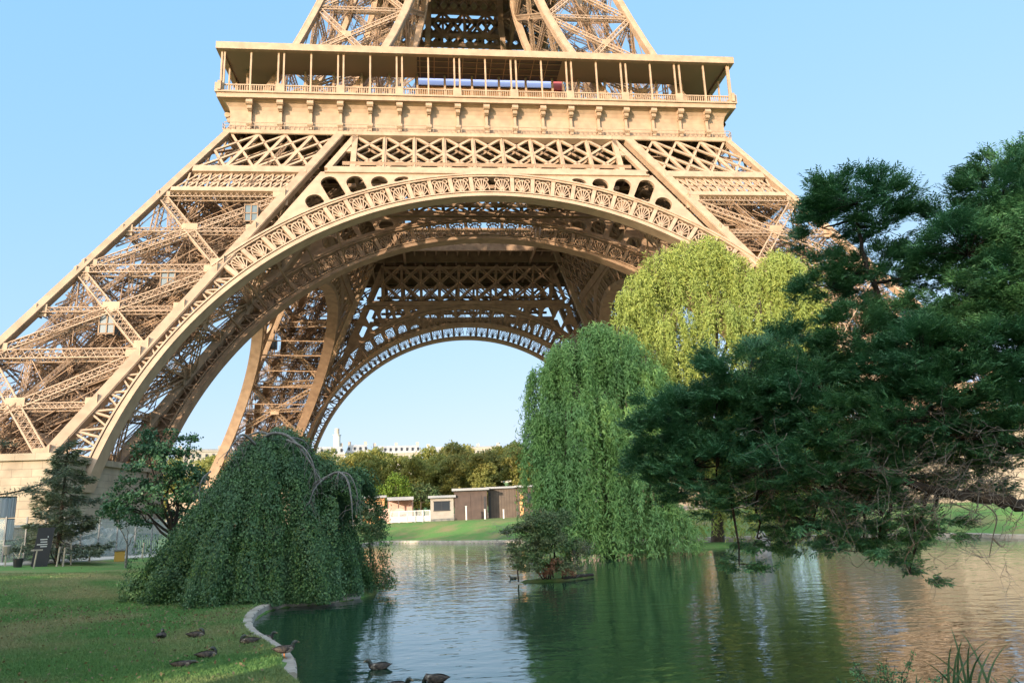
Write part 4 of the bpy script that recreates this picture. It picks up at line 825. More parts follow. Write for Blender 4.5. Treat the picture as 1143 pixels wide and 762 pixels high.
bt.build('bare_twig', GREYBARK, it)
lg = MB(); limb(lg, onz(628, 646, ZW+.06), onz(662, 641, ZW+.08), .07, .05, .02, .03); tag(lg.build('log', DARKBARK, None, True), 'dark log lying half in the water at the islet', 'log')
# reeds and sprigs at the near edge
for (px, D, n, h, lab) in ((1085, 12.3, 12, 1.0, 'clump of long green reed blades standing in the near water at the lower right'), (1135, 12.0, 16, .55, 'short tuft of grass blades in the bottom right corner'), (1025, 12.2, 6, .5, 'few thin reed blades left of the tall clump')):
    p = site(px, 790, D); o = empty('reed_clump', (p[0], p[1], ZW-.2), label=lab, cat='reeds'); m = MB()
    for _ in range(n):
        a = np.array([rng.normal(0, .12), rng.normal(0, .12), 0]); dr = rng.normal(0, .16, 2); hh = h*rng.uniform(.7, 1.15); tt = np.linspace(0, 1, 7); P = np.stack([a[0]+dr[0]*tt**2*2, a[1]+dr[1]*tt**2*2, hh*(tt-.12*tt**3)], 1); sd_ = np.array([.92, -.38, 0])
        wv = (.022*(1-tt)**.6)[:, None]*sd_; V = np.concatenate([P-wv, P+wv]); m.add(V, [[q, q+1, q+8, q+7] for q in range(6)])
    m.build('blade', REED, o)
p = site(985, 775, 11.8); o = empty('waterside_shrub', (p[0], p[1], ZW-.1), label='low leafy sprig at the bottom edge left of the reeds', cat='shrub'); m = MB(); tm = MB()
for _ in range(16):
    e = np.array([rng.normal(0, .32), rng.normal(0, .2), rng.uniform(.25, .62)]); P = limb(tm, (e[0]*.3, e[1]*.3, 0), e, .008, .003, 0, .1, 6, 3); k = 60; i = rng.integers(1, 5, k); Q = P[i]+rng.normal(0, .025, (k, 3)); m.leaves(Q, rdir(k, -.2), rdir(k, 0), rng.uniform(.04, .07, k), .02)
m.build('foliage', LEAF_YEW, o); tm.build('stem', DARKBARK, o)
# tree belt beyond the tower
protos = []
for v in range(4):
    H = 17; lm = MB(); tm = MB(); limb(tm, (0, 0, 0), (0, 0, 9), .4, .25, 0, .03)
    for k in range(11):
        a = k*2.4+v; rr = (0, 2.6, 3.6)[k % 3]; c = np.array([rr*math.cos(a), rr*math.sin(a), H*(.17+.07*k)]); limb(tm, (0, 0, 4), c, .16, .05, .02, .1, 6, 4); clump_leaves(lm, c, (2.7, 2.7, 2.1), 30, 20, .5, .62, .5)
    protos.append((tm, lm))
belt = []; kinds = ['yellow green', 'olive', 'golden brown', 'bright green']; meshes = {}
spots = []
for row, (y0, h) in enumerate(((80, 1.0), (93, 1.12), (108, 1.2))):
    for k, x in enumerate(np.arange(-112, 90, 9.0)): spots.append((x+rng.normal(0, 1.5)+row*4, y0+rng.normal(0, 2), h*rng.uniform(.88, 1.12)))
for idx, (x, y, h) in enumerate(spots):
    v = idx % 4; kd = [LEAF_GOLD, LEAF_OLIVE, LEAF_GOLD, LEAF_OLIVE][int(rng.integers(0, 4))]
    key = (v, kd.name)
    if key not in meshes:
        o = empty('belt_tree'); protos[v][0].build('trunk', BARK, o); protos[v][1].build('crown', kd, o); meshes[key] = o
    else: o = copy_tree(meshes[key])
    o.location = (x, y, gz(x, y)-.1); o.scale = (1, 1, h); o.rotation_euler.z = rng.uniform(0, 6.28)
    tag(o, ('yellow green' if kd is LEAF_GOLD else 'olive')+' leafy tree in the sunlit belt of trees beyond the arch', 'tree', 'yellow green belt trees' if kd is LEAF_GOLD else 'olive belt trees')
b_ = site(441, 580, 150); Bz = gz(b_[0], b_[1])
broad_tree('lime_tree', b_[:2], 9, [((0, 0, 5.5), (3.2, 3, 2.6)), ((-2, 0, 4), (2, 2, 1.8)), ((2.2, 0, 4.2), (2, 2, 1.8)), ((.3, 0, 7.4), (1.8, 1.8, 1.4))], LEAF_LIME, 'bright lime green round tree in front of the tree belt', 'tree', None, .25, 4, 40, .45, .4, .3)
b_ = site(470, 580, 150)
broad_tree('grey_tree', b_[:2], 7, [((0, 0, 4.6), (2.2, 2, 2.4)), ((2.5, 0, 3.8), (2, 2, 1.8))], LEAF_BUSH, 'dull grey green bushy tree right of the lime green tree', 'tree', None, .2, 4, 40, .45, .35, .25)
b_ = site(398, 580, 150)
broad_tree('round_tree', b_[:2], 8, [((0, 0, 4.8), (3.2, 2.5, 2.6)), ((-3, 0, 4), (2.5, 2, 2))], LEAF_GREEN, 'dark green round tree left of the lime green tree', 'tree', None, .2, 4, 40, .45, .4, .3)
#SMALL
def gpos(px, D): p = site(px, 600, D); return np.array([p[0], p[1], gz(p[0], p[1])])
def yawto(p): return math.atan2(p[0]-CAM[0], -(p[1]-CAM[1]))*-1      # rz that turns local -y towards the camera
def face_cam(p): d = p[:2]-CAM[:2]; return math.atan2(d[1], d[0])-math.pi/2
# --- kiosks beyond the pond
def kiosk(px0, px1, D, h, name, label, cat, wallm, depth=3.5, roofh=.25, over=.25):
    a, b = gpos(px0, D), gpos(px1, D); c = (a+b)/2; wd = np.linalg.norm((b-a)[:2]); o = empty(name, (c[0], c[1], c[2]-.1), face_cam(c), label=label, cat=cat)
    m = MB(); m.box(-wd/2, wd/2, 0, depth, 0, h); m.build('wall', wallm, o)
    m = MB(); m.box(-wd/2-over, wd/2+over, -over-.1, depth+over, h+.003, h+roofh); m.build('roof', ROOFM, o); return o, wd
o, wd = kiosk(481, 507, 82, 2.55, 'ticket_booth', 'pale grey booth with one dark window and a flat roof beyond the far lawn', 'booth', GREYP)
m = MB(); m.box(-wd*.36, wd*.33, -.06, .02, 1.25, 2.15); f = m.build('window', DARKGL, o); m = MB()
for (x0, x1, z0, z1) in ((-wd*.38, wd*.35, 2.15, 2.22), (-wd*.38, wd*.35, 1.17, 1.25), (-wd*.02, 0, 1.25, 2.15)): m.box(x0, x1, -.09, .0, z0, z1)
m.build('frame', BLACK, f)
o, wd = kiosk(508, 545, 82, 3.2, 'timber_hut', 'brown timber hut with tall double doors next to the grey booth', 'hut', WOOD, 5)
m = MB(); m.box(-wd*.38, -.02, -.05, .02, .05, 2.7); m.build('door', WOOD, o); m = MB(); m.box(.02, wd*.33, -.05, .02, .05, 2.7); m.build('door', WOOD, o)
m = MB(); m.box(wd*.40, wd*.46, -.04, .02, .05, 2.5); m.build('opening', BLACK, o)
o, wd = kiosk(546, 578, 84, 3.3, 'timber_hut', 'grey brown plank hut behind a bare bush, right of the double doors', 'hut', mat('weathered_planks', (.125, .095, .075), .8, (1.5, (.08, .062, .05), .3, .7)), 5, .2)
m = MB()
for x in np.arange(-wd/2+.3, wd/2, .3): m.bars([(x, -.01, 0)], [(x, -.01, 3.2)], .03, .03, (0, 1, 0))
m.build('batten', WOOD, o)
m = MB(); m.box(-wd*.46, -wd*.40, -.05, .02, .05, 2.4); m.box(-wd*.46, -wd*.40, -.05, .02, 2.55, 2.9); m.build('slot_window', BLACK, o)
o, wd = kiosk(579, 606, 82, 3.3, 'timber_hut', 'dark timber hut with a shuttered opening beside the willow', 'hut', WOOD, 5, .2)
m = MB(); m.box(-.2, wd*.45, -.05, .02, 1.6, 2.6); m.build('shutter', DARKGL, o); m = MB(); m.box(-wd*.4, -wd*.25, -.05, .02, .3, 2.7); m.build('post', ORANGE, o)
o, wd = kiosk(405, 429, 86, 2.9, 'snack_stand', 'low orange stand with a pale roof right of the weeping beech', 'stand', ORANGE, 3); m = MB(); m.box(-wd*.3, wd*.4, -.06, .02, 1.1, 2.2); m.build('hatch', PINK, o)
# open stall: posts, counter and roof
a, b = gpos(432, 84), gpos(462, 84); c = (a+b)/2; wd = np.linalg.norm((b-a)[:2]); o = empty('market_stall', (c[0], c[1], c[2]-.1), face_cam(c), label='open stall with a flat grey roof on posts and a rose counter', cat='stall')
m = MB(); m.box(-wd/2, wd/2, 0, 2.6, 2.5, 2.85); m.build('roof', ROOFM, o); m = MB(); m.box(-wd/2+.1, wd/2-.1, .3, 1, 0, 1.0); m.build('counter', PINK, o); m = MB(); m.box(-wd/2+.05, wd/2-.05, 2.35, 2.5, 0, 2.497); m.build('back_wall', PINK, o)
for x in (-wd/2+.1, -.2, wd/2-.1): m = MB(); m.box(x-.06, x+.06, .05, .17, 0, 2.497); m.build('post', WOOD, o)
for px, lab in ((433, 'upright rose cable drum left of the white barriers'), (446, 'smaller upright cable drum in front of the stall')):
    p = gpos(px, 80); o = empty('cable_drum', (p[0], p[1], p[2]+.75), face_cam(p), label=lab, cat='drum')
    for y in (-.35, .35): m = MB(); m.tube([(0, y-.05, 0), (0, y+.05, 0)], .75, 20); m.add([(.75*math.cos(x), y-.05, .75*math.sin(x)) for x in np.linspace(0, 6.283, 20, False)]+[(0, y-.05, 0)], [[q, (q+1) % 20, 20] for q in range(20)]); m.build('flange', PINK, o)
    m = MB(); m.tube([(0, -.3, 0), (0, .3, 0)], .4, 14); m.build('core', WOOD, o)
pos_w = ['leftmost, beside the cable drum', 'second from the left', 'third, before the gap by the stall', 'fourth, nearly at the booth', 'rightmost, against the grey booth']
for k, px in enumerate((441, 450, 459, 468, 476)):
    p = gpos(px, 78.5); o = empty('barrier', p, face_cam(p)+rng.normal(0, .1), label='white metal crowd barrier '+pos_w[k], cat='barrier', group='white barriers by the stall'); m = MB(); m.bars([(-.42, 0, .1), (-.42, 0, 1.15), (-.42, 0, 0), (.42, 0, 0)], [(.42, 0, .1), (.42, 0, 1.15), (-.42, 0, 1.15), (.42, 0, 1.15)], .06, .06, (0, 1, 0)); m.build('frame', WHITE, o); m = MB(); x_ = np.linspace(-.38, .38, 9); m.bars(np.stack([x_, x_*0, x_*0+.1], 1), np.stack([x_, x_*0, x_*0+1.15], 1), .03, .03, (0, 1, 0)); m.box(-.4, .4, -.015, .015, .1, .62); m.build('panel', WHITE, o)
for px, h, lab in ((521, 1.4, 'white post before the double doors of the timber hut'), (542, 1.0, 'short white post at the corner of the timber hut'), (563, .9, 'short pale post before the plank hut')):
    p = gpos(px, 79.5); m = MB(); m.box(p[0]-.07, p[0]+.07, p[1]-.07, p[1]+.07, p[2]-.1, p[2]+h); m.box(p[0]-.1, p[0]+.1, p[1]-.1, p[1]+.1, p[2]+h+.003, p[2]+h+.05); tag(m.build('post', WHITE), lab, 'post')
p = gpos(668, 95); o = empty('rose_building', p, face_cam(p), label='small rose building with white framed windows seen through a gap in the willow', cat='building'); m = MB(); m.box(-4, 4, 0, 6, 0, 5); m.build('wall', PINK, o); m = MB(); m.box(-4.2, 4.2, -.2, 6.2, 5.003, 5.5); m.build('roof', ROOFM, o)
for x in (-2.6, -1.3, 0, 1.3, 2.6):
    for z in (1.2, 3.2): m = MB(); m.box(x-.42, x+.42, -.06, .02, z, z+1.3); w_ = m.build('window', DARKGL, o); m = MB(); m.box(x-.5, x+.5, -.1, -.02, z-.1, z+.0); m.box(x-.04, x+.04, -.1, -.062, z+.003, z+1.3); m.box(x-.5, x-.423, -.09, .0, z+.003, z+1.3); m.box(x+.423, x+.5, -.09, 0, z+.003, z+1.3); m.build('frame', WHITE, w_)
# --- houses along the skyline
wm_ = MB(); wm_.box(-.6, .6, -.12, .05, 0, 2.2)
protoW = None
def house(px0, px1, ytop, D, label, mans=True):
    global protoW
    a, b = site(px0, ytop, D), site(px1, ytop, D); c = (a+b)/2; g0 = gz(c[0], c[1]); wd = np.linalg.norm((b-a)[:2]); H = c[2]-g0; rh = 4.2 if mans else .8; o = empty('apartment_block', (c[0], c[1], g0), face_cam(c), label=label, cat='apartment block')
    m = MB(); m.box(-wd/2, wd/2, 0, 14, 0, H-rh); m.box(-wd/2-.3, wd/2+.3, -.4, 14.3, H-rh-.6, H-rh-.01); m.build('wall', CREAM, o); m = MB(); i_ = 1.6 if mans else -.2
    V = [(-wd/2, 0, H-rh), (wd/2, 0, H-rh), (wd/2, 14, H-rh), (-wd/2, 14, H-rh), (-wd/2+i_, i_, H), (wd/2-i_, i_, H), (wd/2-i_, 14-i_, H), (-wd/2+i_, 14-i_, H)]
    m.add(V, [[0, 1, 5, 4], [1, 2, 6, 5], [2, 3, 7, 6], [3, 0, 4, 7], [4, 5, 6, 7]]); rf = m.build('roof', ROOFM, o); n = max(2, int(wd/3.2))
    for x in np.linspace(-wd/2+1.8, wd/2-1.8, n):
        for z in ([H-rh-4, H-rh-7.4] + ([H-rh+.7] if mans else [])):
            if protoW is None: protoW = wm_.build('window', DARKGL); w_ = protoW
            else: w_ = bpy.data.objects.new('window', protoW.data); COL.objects.link(w_)
            w_.parent = o; w_.location = (x, .5 if z > H-rh else 0, z)
    for x in np.linspace(-wd/2+2, wd/2-2, max(2, n//3)): m = MB(); m.box(x-.9, x+.9, 5, 6.2, H-.1, H+2.2); m.build('chimney', CREAM, rf)
house(348, 385, 498, 420, 'pale apartment block with zinc roof just right of the far iron leg')
house(386, 412, 496, 430, 'narrow tall apartment block with stepped roof right of the white tower')
house(414, 470, 497, 440, 'long apartment block with mansard roof and many chimneys above the middle of the tree belt')
house(474, 505, 498.5, 425, 'apartment block with dark roof between two high tree tops')
house(507, 560, 498, 450, 'wide low roofed apartment block above the right part of the tree belt', False)
house(562, 600, 500, 440, 'apartment block half behind the blue green willow')
house(196, 250, 501, 430, 'flat topped pale apartment block seen between the two left iron legs', False)
house(252, 300, 499, 440, 'apartment block hidden mostly by the weeping beech top')
p = site(376, 500, 425); g0 = gz(p[0], p[1]); zt = site(376, 478, 425)[2]; o = empty('round_tower', (p[0], p[1], g0), label='slim white round tower rising above the roofs on the skyline', cat='tower'); m = MB(); H = zt-g0; m.tube([(0, 0, 0), (0, 0, H-4)], 2.0, 16); m.build('shaft', WHITE, o, True); m = MB(); m.tube([(0, 0, H-4), (0, 0, H-3.2), (0, 0, H)], [1.5, 1.3, 1.25], 14); m.build('lantern', CREAM, o); m = MB(); m.tube([(0, 0, H-3.95), (0, 0, H-3.6)], 2.4, 16); m.build('gallery', WHITE, o)
# --- pale path, glass wall, stones, sign and stakes before the near leg
PTH = [(-150, 52), (-60, 47), (5, 44.5), (60, 46), (110, 48), (160, 50.5), (200, 53)]
pc = catmull(np.array([gpos(*q)[:2] for q in PTH]), 10, False); T = unit(np.gradient(pc, axis=0)); Nn = np.stack([-T[:, 1], T[:, 0]], 1); m = MB(); A = pc; B = pc+Nn*1.5
k = len(pc); V = np.concatenate([np.c_[A, height(A[:, 0], A[:, 1])+.05], np.c_[B, height(B[:, 0], B[:, 1])+.06], np.c_[A, height(A[:, 0], A[:, 1])-.2]]); q = np.arange(k-1); m.add(V, np.concatenate([np.stack([q, q+1, k+q+1, k+q], 1), np.stack([2*k+q, 2*k+q+1, q+1, q], 1)])); tag(m.build('path', PALE), kind='structure')
WL = [(-150, 54), (-60, 48.6), (5, 46.2), (60, 47.8), (110, 49.8), (160, 52.3), (200, 55)]
wc = catmull(np.array([gpos(*q)[:2] for q in WL]), 10, False); gw = empty('glass_wall', (0, 0, 0), label='low clear glass wall on slim steel posts along the pale path', cat='glass wall')
for i in range(0, len(wc)-5, 4):
    a, b = wc[i], wc[i+4]; za, zb = gz(*a), gz(*b); m = MB(); m.bars([(a[0], a[1], (za+zb)/2+1.15)], [(b[0], b[1], (za+zb)/2+1.15)], 2.1, .02, (b-a)[[1, 0]].tolist()+[0]) if False else None
    e = unit(b-a)*.06; A3 = np.array([a[0]+e[0], a[1]+e[1], 0]); B3 = np.array([b[0]-e[0], b[1]-e[1], 0]); m.quad(A3+[0, 0, za+.1], B3+[0, 0, zb+.1], B3+[0, 0, zb+2.2], A3+[0, 0, za+2.2]); m.build('panel', glass, gw)
    m = MB(); m.bars([(a[0], a[1], za-.1)], [(a[0], a[1], za+2.3)], .07, .07, (0, 1, 0)); m.build('post', POSTM, gw)
a, b = gpos(-40, 53), gpos(112, 53); wl = empty('retaining_wall', (0, 0, 0), label='low grey retaining wall with a pale coping behind the glass', cat='wall'); m = MB(); m.bars([(a[0], a[1], a[2]+.5)], [(b[0], b[1], b[2]+.85)], .5, 1.9, (0, 0, 1)); m.build('masonry', STONE, wl); m = MB(); m.bars([(a[0], a[1], a[2]+1.53)], [(b[0], b[1], b[2]+1.88)], .7, .14, (0, 0, 1)); m.build('coping', PALE, wl)
def boulder(p, r, label):
    m = MB(); th = np.linspace(0, math.pi, 9); ph = np.linspace(0, 2*math.pi, 14, False); d = np.stack([np.sin(th)[:, None]*np.cos(ph), np.sin(th)[:, None]*np.sin(ph), np.cos(th)[:, None]*np.ones(14)], -1); d = np.sign(d)*np.abs(d)**.72; V = d*np.array(r)*(1+.16*np.sin(d[..., :1]*5+rng.uniform(0, 6))*np.cos(d[..., 2:]*4+rng.uniform(0, 6))+rng.normal(0, .05, d.shape[:2]+(1,)))
    i, j = np.meshgrid(np.arange(8), np.arange(14), indexing='ij'); i = i.ravel(); j = j.ravel(); m.add(V.reshape(-1, 3), np.stack([i*14+j, i*14+(j+1) % 14, (i+1)*14+(j+1) % 14, (i+1)*14+j], -1)[:, ::-1]); o = m.build('boulder', ROCK); o.location = p; o.rotation_euler.z = rng.uniform(0, 3); tag(o, label, 'boulder', 'boulders behind the glass wall')
for px, D, z, r, lab in ((93, 51, .4, (.7, .5, .6), 'leftmost squat grey boulder behind the glass'), (103, 51, .45, (.5, .5, .65), 'upright grey boulder right of the squat one'), (99, 51.3, 1.35, (.9, .6, .35), 'flat boulder lying across the two leftmost ones'), (113, 51.4, .6, (.55, .5, .9), 'tall narrow boulder in the middle of the rock group'), (125, 51.8, .65, (.8, .5, .95), 'largest rounded boulder, left of the ochre box'), (140, 52.3, .5, (.7, .5, .75), 'boulder furthest right, behind the ochre box')):
    p = gpos(px, D); boulder((p[0], p[1], p[2]+z), r, lab)
p = gpos(47, 43.8); o = empty('info_sign', p, face_cam(p)+.05, label='leaning black information panel with white lines of text beside the path', cat='sign'); m = MB(); m.add([(-.46, -.02, 0), (.42, -.02, 0), (.66, .12, 2.2), (-.24, .12, 2.2), (-.46, .06, 0), (.42, .06, 0), (.66, .2, 2.2), (-.24, .2, 2.2)], [[0, 1, 2, 3], [5, 4, 7, 6], [0, 4, 5, 1], [1, 5, 6, 2], [2, 6, 7, 3], [3, 7, 4, 0]]); bd = m.build('panel', BLACK, o); o.scale = (.78, .78, .84)
m = MB()
for z, x0, x1 in ((1.5, -.08, .3), (1.36, -.06, .3), (1.22, -.24, .32), (1.1, -.05, .3)): y = -.03+.064*z; m.add([(x0, y, z), (x1, y, z), (x1, y+.004, z+.055), (x0, y+.004, z+.055)], [[0, 1, 2, 3]])
m.add([(.3, .07, 1.62), (.35, .07, 1.62), (.35, .075, 1.72), (.3, .075, 1.72)], [[0, 1, 2, 3]]); m.build('text_lines', WHITE, bd)
m = MB(); m.bars([(.42, .2, 1.0), (.2, .15, .55)], [(.95, .7, 0), (.8, .6, .35)], .07, .07, (0, 1, 0)); m.build('strut', BLACK, o)
p = gpos(6, 50.5)
for z, lab in ((.95, 'lower of two ribbed steel drums at the left edge'), (2.15, 'upper of two ribbed steel drums at the left edge')):
    o = empty('steel_drum', (p[0]-.3, p[1], p[2]+z), label=lab, cat='drum'); m = MB(); m.tube([(0, 0, 0), (0, 0, 1.1)], .58, 20); m.build('shell', STEEL, o, True); m = MB()
    for x in np.linspace(0, 6.283, 20, False): m.bars([(.59*math.cos(x), .59*math.sin(x), .02)], [(.59*math.cos(x), .59*math.sin(x), 1.08)], .07, .05, (math.cos(x), math.sin(x), 0))
    m.build('rib', STEEL, o); m = MB(); m.tube([(0, 0, 1.1), (0, 0, 1.16)], .62, 20); m.build('lid', BLACK, o)
m = MB(); m.bars([(p[0]-.9, p[1], p[2]-.1), (p[0]+.3, p[1], p[2]-.1), (p[0]-1, p[1], p[2]+.9)], [(p[0]-.9, p[1], p[2]+.9), (p[0]+.3, p[1], p[2]+.9), (p[0]+.5, p[1], p[2]+.9)], .1, .1, (0, 1, 0)); tag(m.build('steel_trestle', BLACK), 'black trestle carrying the two steel drums', 'trestle')
for px, D, h, ln, lab in ((66, 43.8, .95, .08, 'raw wooden stake nearest the sign'), (73, 43.8, .9, .03, 'raw wooden stake just right of the nearest one'), (82, 45, 1.1, -.08, 'thin stake leaning left, third from the sign'), (102, 47, .85, .0, 'upright stake in front of the boulders'), (160, 50, .9, .05, 'stake furthest right, before the black railing')):
    p = gpos(px, D); m = MB(); m.tube([(0, 0, -.1), (ln, 0, h)], [.045, .04], 7); o = m.build('stake', STAKE); o.location = p; tag(o, lab, 'stake', 'stakes along the lawn edge')
p = gpos(42, 42.6); o = empty('spotlight', p, face_cam(p), label='pale T shaped garden spotlight on a post before the sign', cat='light'); m = MB(); m.tube([(-.05, 0, -.1), (.03, 0, .8)], .035, 7); m.build('post', STAKE, o); m = MB(); m.box(-.22, .26, -.04, .04, .8, .87); m.build('head', GREYP, o)
p = gpos(9, 44); o = empty('garden_lamp', p, label='small garden lamp with a pale cone shade at the left edge', cat='lamp'); m = MB(); m.tube([(0, 0, -.1), (0, 0, .6)], .035, 7); m.build('post', STAKE, o); m = MB(); m.tube([(0, 0, .55), (0, 0, .95), (0, 0, 1.0)], [.09, .19, .16], 12); m.build('shade', GREYP, o)
p = gpos(23, 43.6); o = empty('plant_pot', p, label='black plant pot with a bare stick between lamp and sign', cat='plant pot'); m = MB(); m.tube([(0, 0, 0), (0, 0, .4)], [.17, .22], 12); m.build('pot', BLACK, o); m = MB(); limb(m, (0, 0, .35), (.12, 0, 1.15), .03, .02, 0, .05); limb(m, (.0, 0, .4), (-.25, 0, .7), .015, .01, 0, .1); m.build('stick', STAKE, o)
p = gpos(135, 47.5); o = empty('ochre_box', p, face_cam(p), label='small ochre box with a dark lid at the edge of the lawn', cat='box'); m = MB(); m.box(-.26, .26, -.2, .2, 0, .55); m.build('body', GOLD, o); m = MB(); m.box(-.3, .3, -.24, .24, .553, .64); m.build('lid', ROCK, o)
a, b = gpos(148, 53.5), gpos(176, 54.5); o = empty('railing', (0, 0, 0), label='black metal railing in front of the shaded stone pedestal', cat='railing'); m = MB(); m.bars([a+[0, 0, .1], a+[0, 0, 1.25]], [b+[0, 0, .1], b+[0, 0, 1.25]], .07, .07, (0, 0, 1)); m.build('rail', BLACK, o)
for k in range(15): m = MB(); q = a+(b-a)*k/14; m.bars([q-[0, 0, .1]], [q+[0, 0, 1.25]], .05, .05, (0, 1, 0)); m.build('bar', BLACK, o)
for px, D, lab in ((18, 49, 'low bluish green bush behind the glass below the drums'), (31, 49.4, 'low bluish green bush behind the glass left of the sign')):
    p = gpos(px, D); o = empty('low_bush', p, label=lab, cat='bush'); m = MB(); clump_leaves(m, (0, 0, .5), (.8, .6, .55), 40, 30, .12, .14, .1); m.build('foliage', LEAF_GREEN, o); m = MB(); limb(m, (0, 0, -.1), (0, 0, .6), .04, .01); m.build('stem', DARKBARK, o)
# --- ducks
DK = mat('duck_plumage', (.075, .055, .04), .7, (24, (.018, .014, .012), .42, .56)); DHEAD = mat('duck_head', (.022, .03, .022), .4); BILL = mat('duck_bill', (.13, .10, .05), .4); DPALE = mat('duck_flank', (.28, .25, .21), .7, (30, (.12, .095, .075), .4, .6)); LEG = mat('duck_leg', (.5, .17, .03), .5)
def duck(p, rz, label, pose, group, s=.9, dark=False):
    # rings along the spine: x, z, half width, half height, material
    B = [(-.235, .115, .004, .004, 0), (-.19, .105, .03, .016, 0), (-.13, .09, .062, .042, 0), (-.06, .08, .085, .062, 0), (.02, .078, .092, .07, 1), (.09, .085, .08, .065, 1), (.135, .105, .055, .052, 0)]
    Hd = {'swim': [(.152, .135, .04, .04, 2), (.158, .16, .036, .034, 2), (.172, .182, .038, .036, 2), (.205, .192, .035, .034, 2), (.232, .187, .022, .02, 3), (.262, .178, .016, .009, 3), (.28, .176, .004, .003, 3)],
          'rest': [(.13, .145, .04, .036, 2), (.115, .172, .036, .034, 2), (.085, .185, .034, .034, 2), (.05, .182, .022, .02, 3), (.01, .165, .014, .01, 3), (-.01, .16, .003, .003, 3)],
          'low': [(.165, .115, .034, .034, 2), (.195, .115, .03, .03, 2), (.225, .118, .033, .032, 2), (.255, .112, .022, .02, 3), (.29, .098, .015, .009, 3), (.305, .094, .003, .003, 3)],
          'dip': [(.16, .07, .035, .034, 2), (.185, .03, .03, .03, 2), (.2, -.02, .03, .03, 2)]}[pose if pose in ('swim', 'rest', 'low', 'dip') else 'swim']
    rings = B+Hd; ctr = np.array([(r[0], 0, r[1]) for r in rings]); T = unit(np.gradient(ctr, axis=0)); m = MB(); K = 12; V = []; side = np.array([0, 1., 0]); th = np.linspace(0, 2*math.pi, K, False)
    for c, t_, r in zip(ctr, T, rings): up2 = np.cross(t_, side); V.append(c+side*np.cos(th)[:, None]*r[2]+up2*np.sin(th)[:, None]*r[3])
    V = np.array(V)
    for a in range(len(rings)-1):
        m.cur = rings[a+1][4] if rings[a+1][4] != 1 else 0; F = []
        for j in range(K):
            m.cur = (1 if (rings[a][4] == 1 and (math.cos(th[j])**2 > .5)) else (rings[a][4] if rings[a][4] != 1 else 0)); m.add([V[a, j], V[a, (j+1) % K], V[a+1, (j+1) % K], V[a+1, j]], [[0, 1, 2, 3]])
    o = m.build('body', [DK if not dark else DHEAD, DPALE if not dark else DHEAD, DHEAD, BILL])
    import bmesh as _b; bmm = _b.new(); bmm.from_mesh(o.data); _b.ops.remove_doubles(bmm, verts=bmm.verts, dist=.0008); _b.ops.recalc_face_normals(bmm, faces=bmm.faces)
    for f in bmm.faces: f.smooth = True
    bmm.to_mesh(o.data); bmm.free(); o.data.update()
    e = empty('duck', p, rz, label=label, cat='duck', group=group); e.scale = (s, s, s); o.parent = e
    for sg_ in (-1, 1):
        wg = MB(); xx = np.linspace(-.2, .1, 8); h_ = np.array([.006, .025, .04, .048, .05, .046, .036, .012]); zc = np.array([.115, .108, .103, .1, .1, .102, .106, .11]); yy = sg_*np.array([.03, .055, .075, .086, .092, .09, .08, .055]); A_ = np.stack([xx, yy*1.06+sg_*.004, zc-h_], 1); B_ = np.stack([xx, yy*.72, zc+h_*.9], 1); M_ = np.stack([xx, yy*1.1+sg_*.008, zc], 1)
        wg.add(np.concatenate([A_, M_, B_]), [[q, q+1, q+9, q+8] for q in range(7)]+[[8+q, q+9, q+17, q+16] for q in range(7)]); wg.build('wing', DK if not dark else DHEAD, e, True)
    if pose == 'stand':
        o.location.z = .07
        for c in e.children:
            if c is not o: c.location.z = .07
        for sg_ in (-1, 1): lm = MB(); lm.tube([(0, .035*sg_, .09), (.005, .035*sg_, .005)], .008, 6); lm.add([(-.01, .035*sg_, .006), (.05, .01*sg_, .004), (.055, .035*sg_, .004), (.05, .06*sg_, .004)], [[0, 1, 2, 3]]); lm.build('leg', LEG, e)
    return e
def gd(px, py):
    z = .1
    for _ in range(30): p = onz(px, py, z); z = .5*z+.5*gz(p[0], p[1])
    return onz(px, py, z)
GL, GWt = 'ducks on the lawn', 'ducks on the pond'
def dz(p, d): q = np.array(p); q[2] += d; return q
duck(dz(gd(180, 712), -.02), R(100), 'round brown duck resting with its back turned, furthest left on the lawn', 'rest', GL, .98)
duck(dz(gd(219, 711), -.02), R(8), 'brown duck resting on the lawn, facing right, furthest back of the group', 'rest', GL, .98)
duck(dz(gd(203, 744), -.03), R(5), 'brown duck lying low with outstretched neck, nearest on the lawn', 'low', GL, .9)
duck(dz(gd(231, 734), -.02), R(25), 'plump brown duck on the lawn with head turned back, nearest the kerb', 'rest', GL, .98)
KZ = ZW+.2
duck(onz(277.5, 719, KZ)-[0, 0, .01], R(190), 'dark duck asleep on the stone kerb at its bend', 'rest', 'ducks on the kerb', 1.0)
duck(onz(317, 734, KZ), R(20), 'speckled duck standing on the kerb with orange legs', 'stand', 'ducks on the kerb', .98)
duck(onz(296, 716, ZW-.045), R(-5), 'dim duck swimming in the shade close to the kerb', 'swim', GWt, 1.0)
duck(onz(423, 749, ZW-.045), R(185), 'brown duck swimming left out of the dark reflection', 'swim', GWt, 1.0)
duck(onz(446, 772, ZW-.045), R(-40), 'duck at the bottom edge, only its dark head and neck in view', 'swim', GWt, 1.05)
duck(onz(486, 764, ZW-.045), R(160), 'brown duck dipping its head under at the bottom edge', 'dip', GWt, 1.1)
duck(onz(573, 647, ZW-.04), R(150), 'small black water bird swimming left of the islet', 'swim', GWt, .8, True)
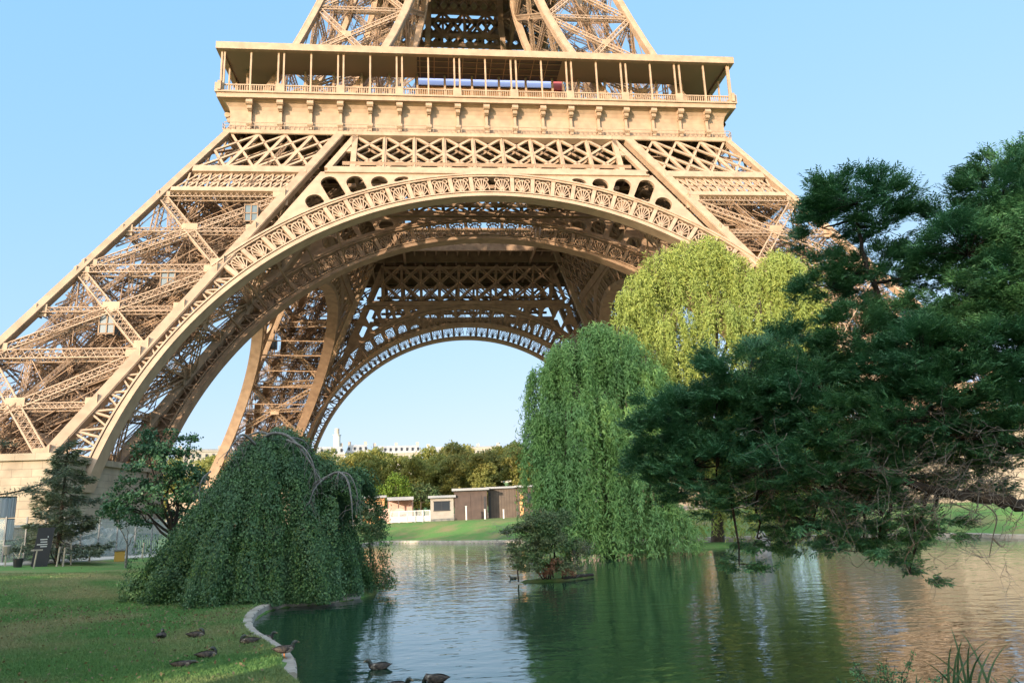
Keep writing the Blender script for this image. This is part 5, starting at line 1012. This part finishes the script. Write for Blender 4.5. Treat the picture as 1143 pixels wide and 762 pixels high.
boulder(tuple(site(853, 628, 36)[:2])+(ZW+.15,), (.35, .3, .95), 'pale upright stone standing in the water under the willow'); _o = bpy.context.scene.objects[-1] if False else None
# --- fallen leaves and grass
FALL = leafmat('fallen_leaf', (.13, .10, .045), (.22, .18, .08), (.10, .07, .04), .1)
n = 1700; m = MB(); px = rng.uniform(-40, 300, n); py = np.concatenate([rng.normal(684, 9, n*2//3), rng.uniform(640, 775, n-n*2//3)]); P = []
for a, b in zip(px, py):
    q = onz(a, b, .05)
    for _ in range(4): q = onz(a, b, gz(q[0], q[1])) if False else q
    P.append(q)
P = np.array(P); S = sdist(P[:, 0], P[:, 1]); P = P[S > .35]; P[:, 2] = height(P[:, 0], P[:, 1])+.045; m.leaves(P, rdir(len(P), -.2), np.array([0, 0, 1.])+rng.normal(0, .5, (len(P), 3)), rng.uniform(.04, .09, len(P)), .045); tag(m.build('fallen_leaves', FALL), 'yellow and brown fallen leaves scattered over the lawn under the weeping beech', 'fallen leaves', kind='stuff')
BLADE = leafmat('grass_blade', (.10, .215, .065), (.14, .27, .085), (.36, .31, .17), .3, .8, .3)
n = 330000; D = 9+30*rng.random(n)**1.5; th = rng.uniform(YAW-R(38), YAW-R(4), n); X = CAM[0]+np.sin(th)*D; Y = CAM[1]+np.cos(th)*D; k = np.concatenate([sdist(X[i:i+20000], Y[i:i+20000]) for i in range(0, n, 20000)]) > .2; X, Y, D = X[k], Y[k], D[k]; Z = height(X, Y); k = len(X); h = rng.uniform(.018, .045, k)*(1+D/60); a = rng.uniform(0, 6.283, k); wv = .006*(1+D/9)
B0 = np.stack([X-np.cos(a)*wv, Y-np.sin(a)*wv, Z-.01], 1); B1 = np.stack([X+np.cos(a)*wv, Y+np.sin(a)*wv, Z-.01], 1); Tt = np.stack([X+rng.normal(0, .025, k), Y+rng.normal(0, .025, k), Z+h], 1); m = MB(); m.add(np.stack([B0, B1, Tt], 1).reshape(-1, 3), np.arange(3*k).reshape(k, 3)); tag(m.build('grass', BLADE), 'short green grass of the lawn left of the pond, dry in patches', 'grass', kind='stuff')
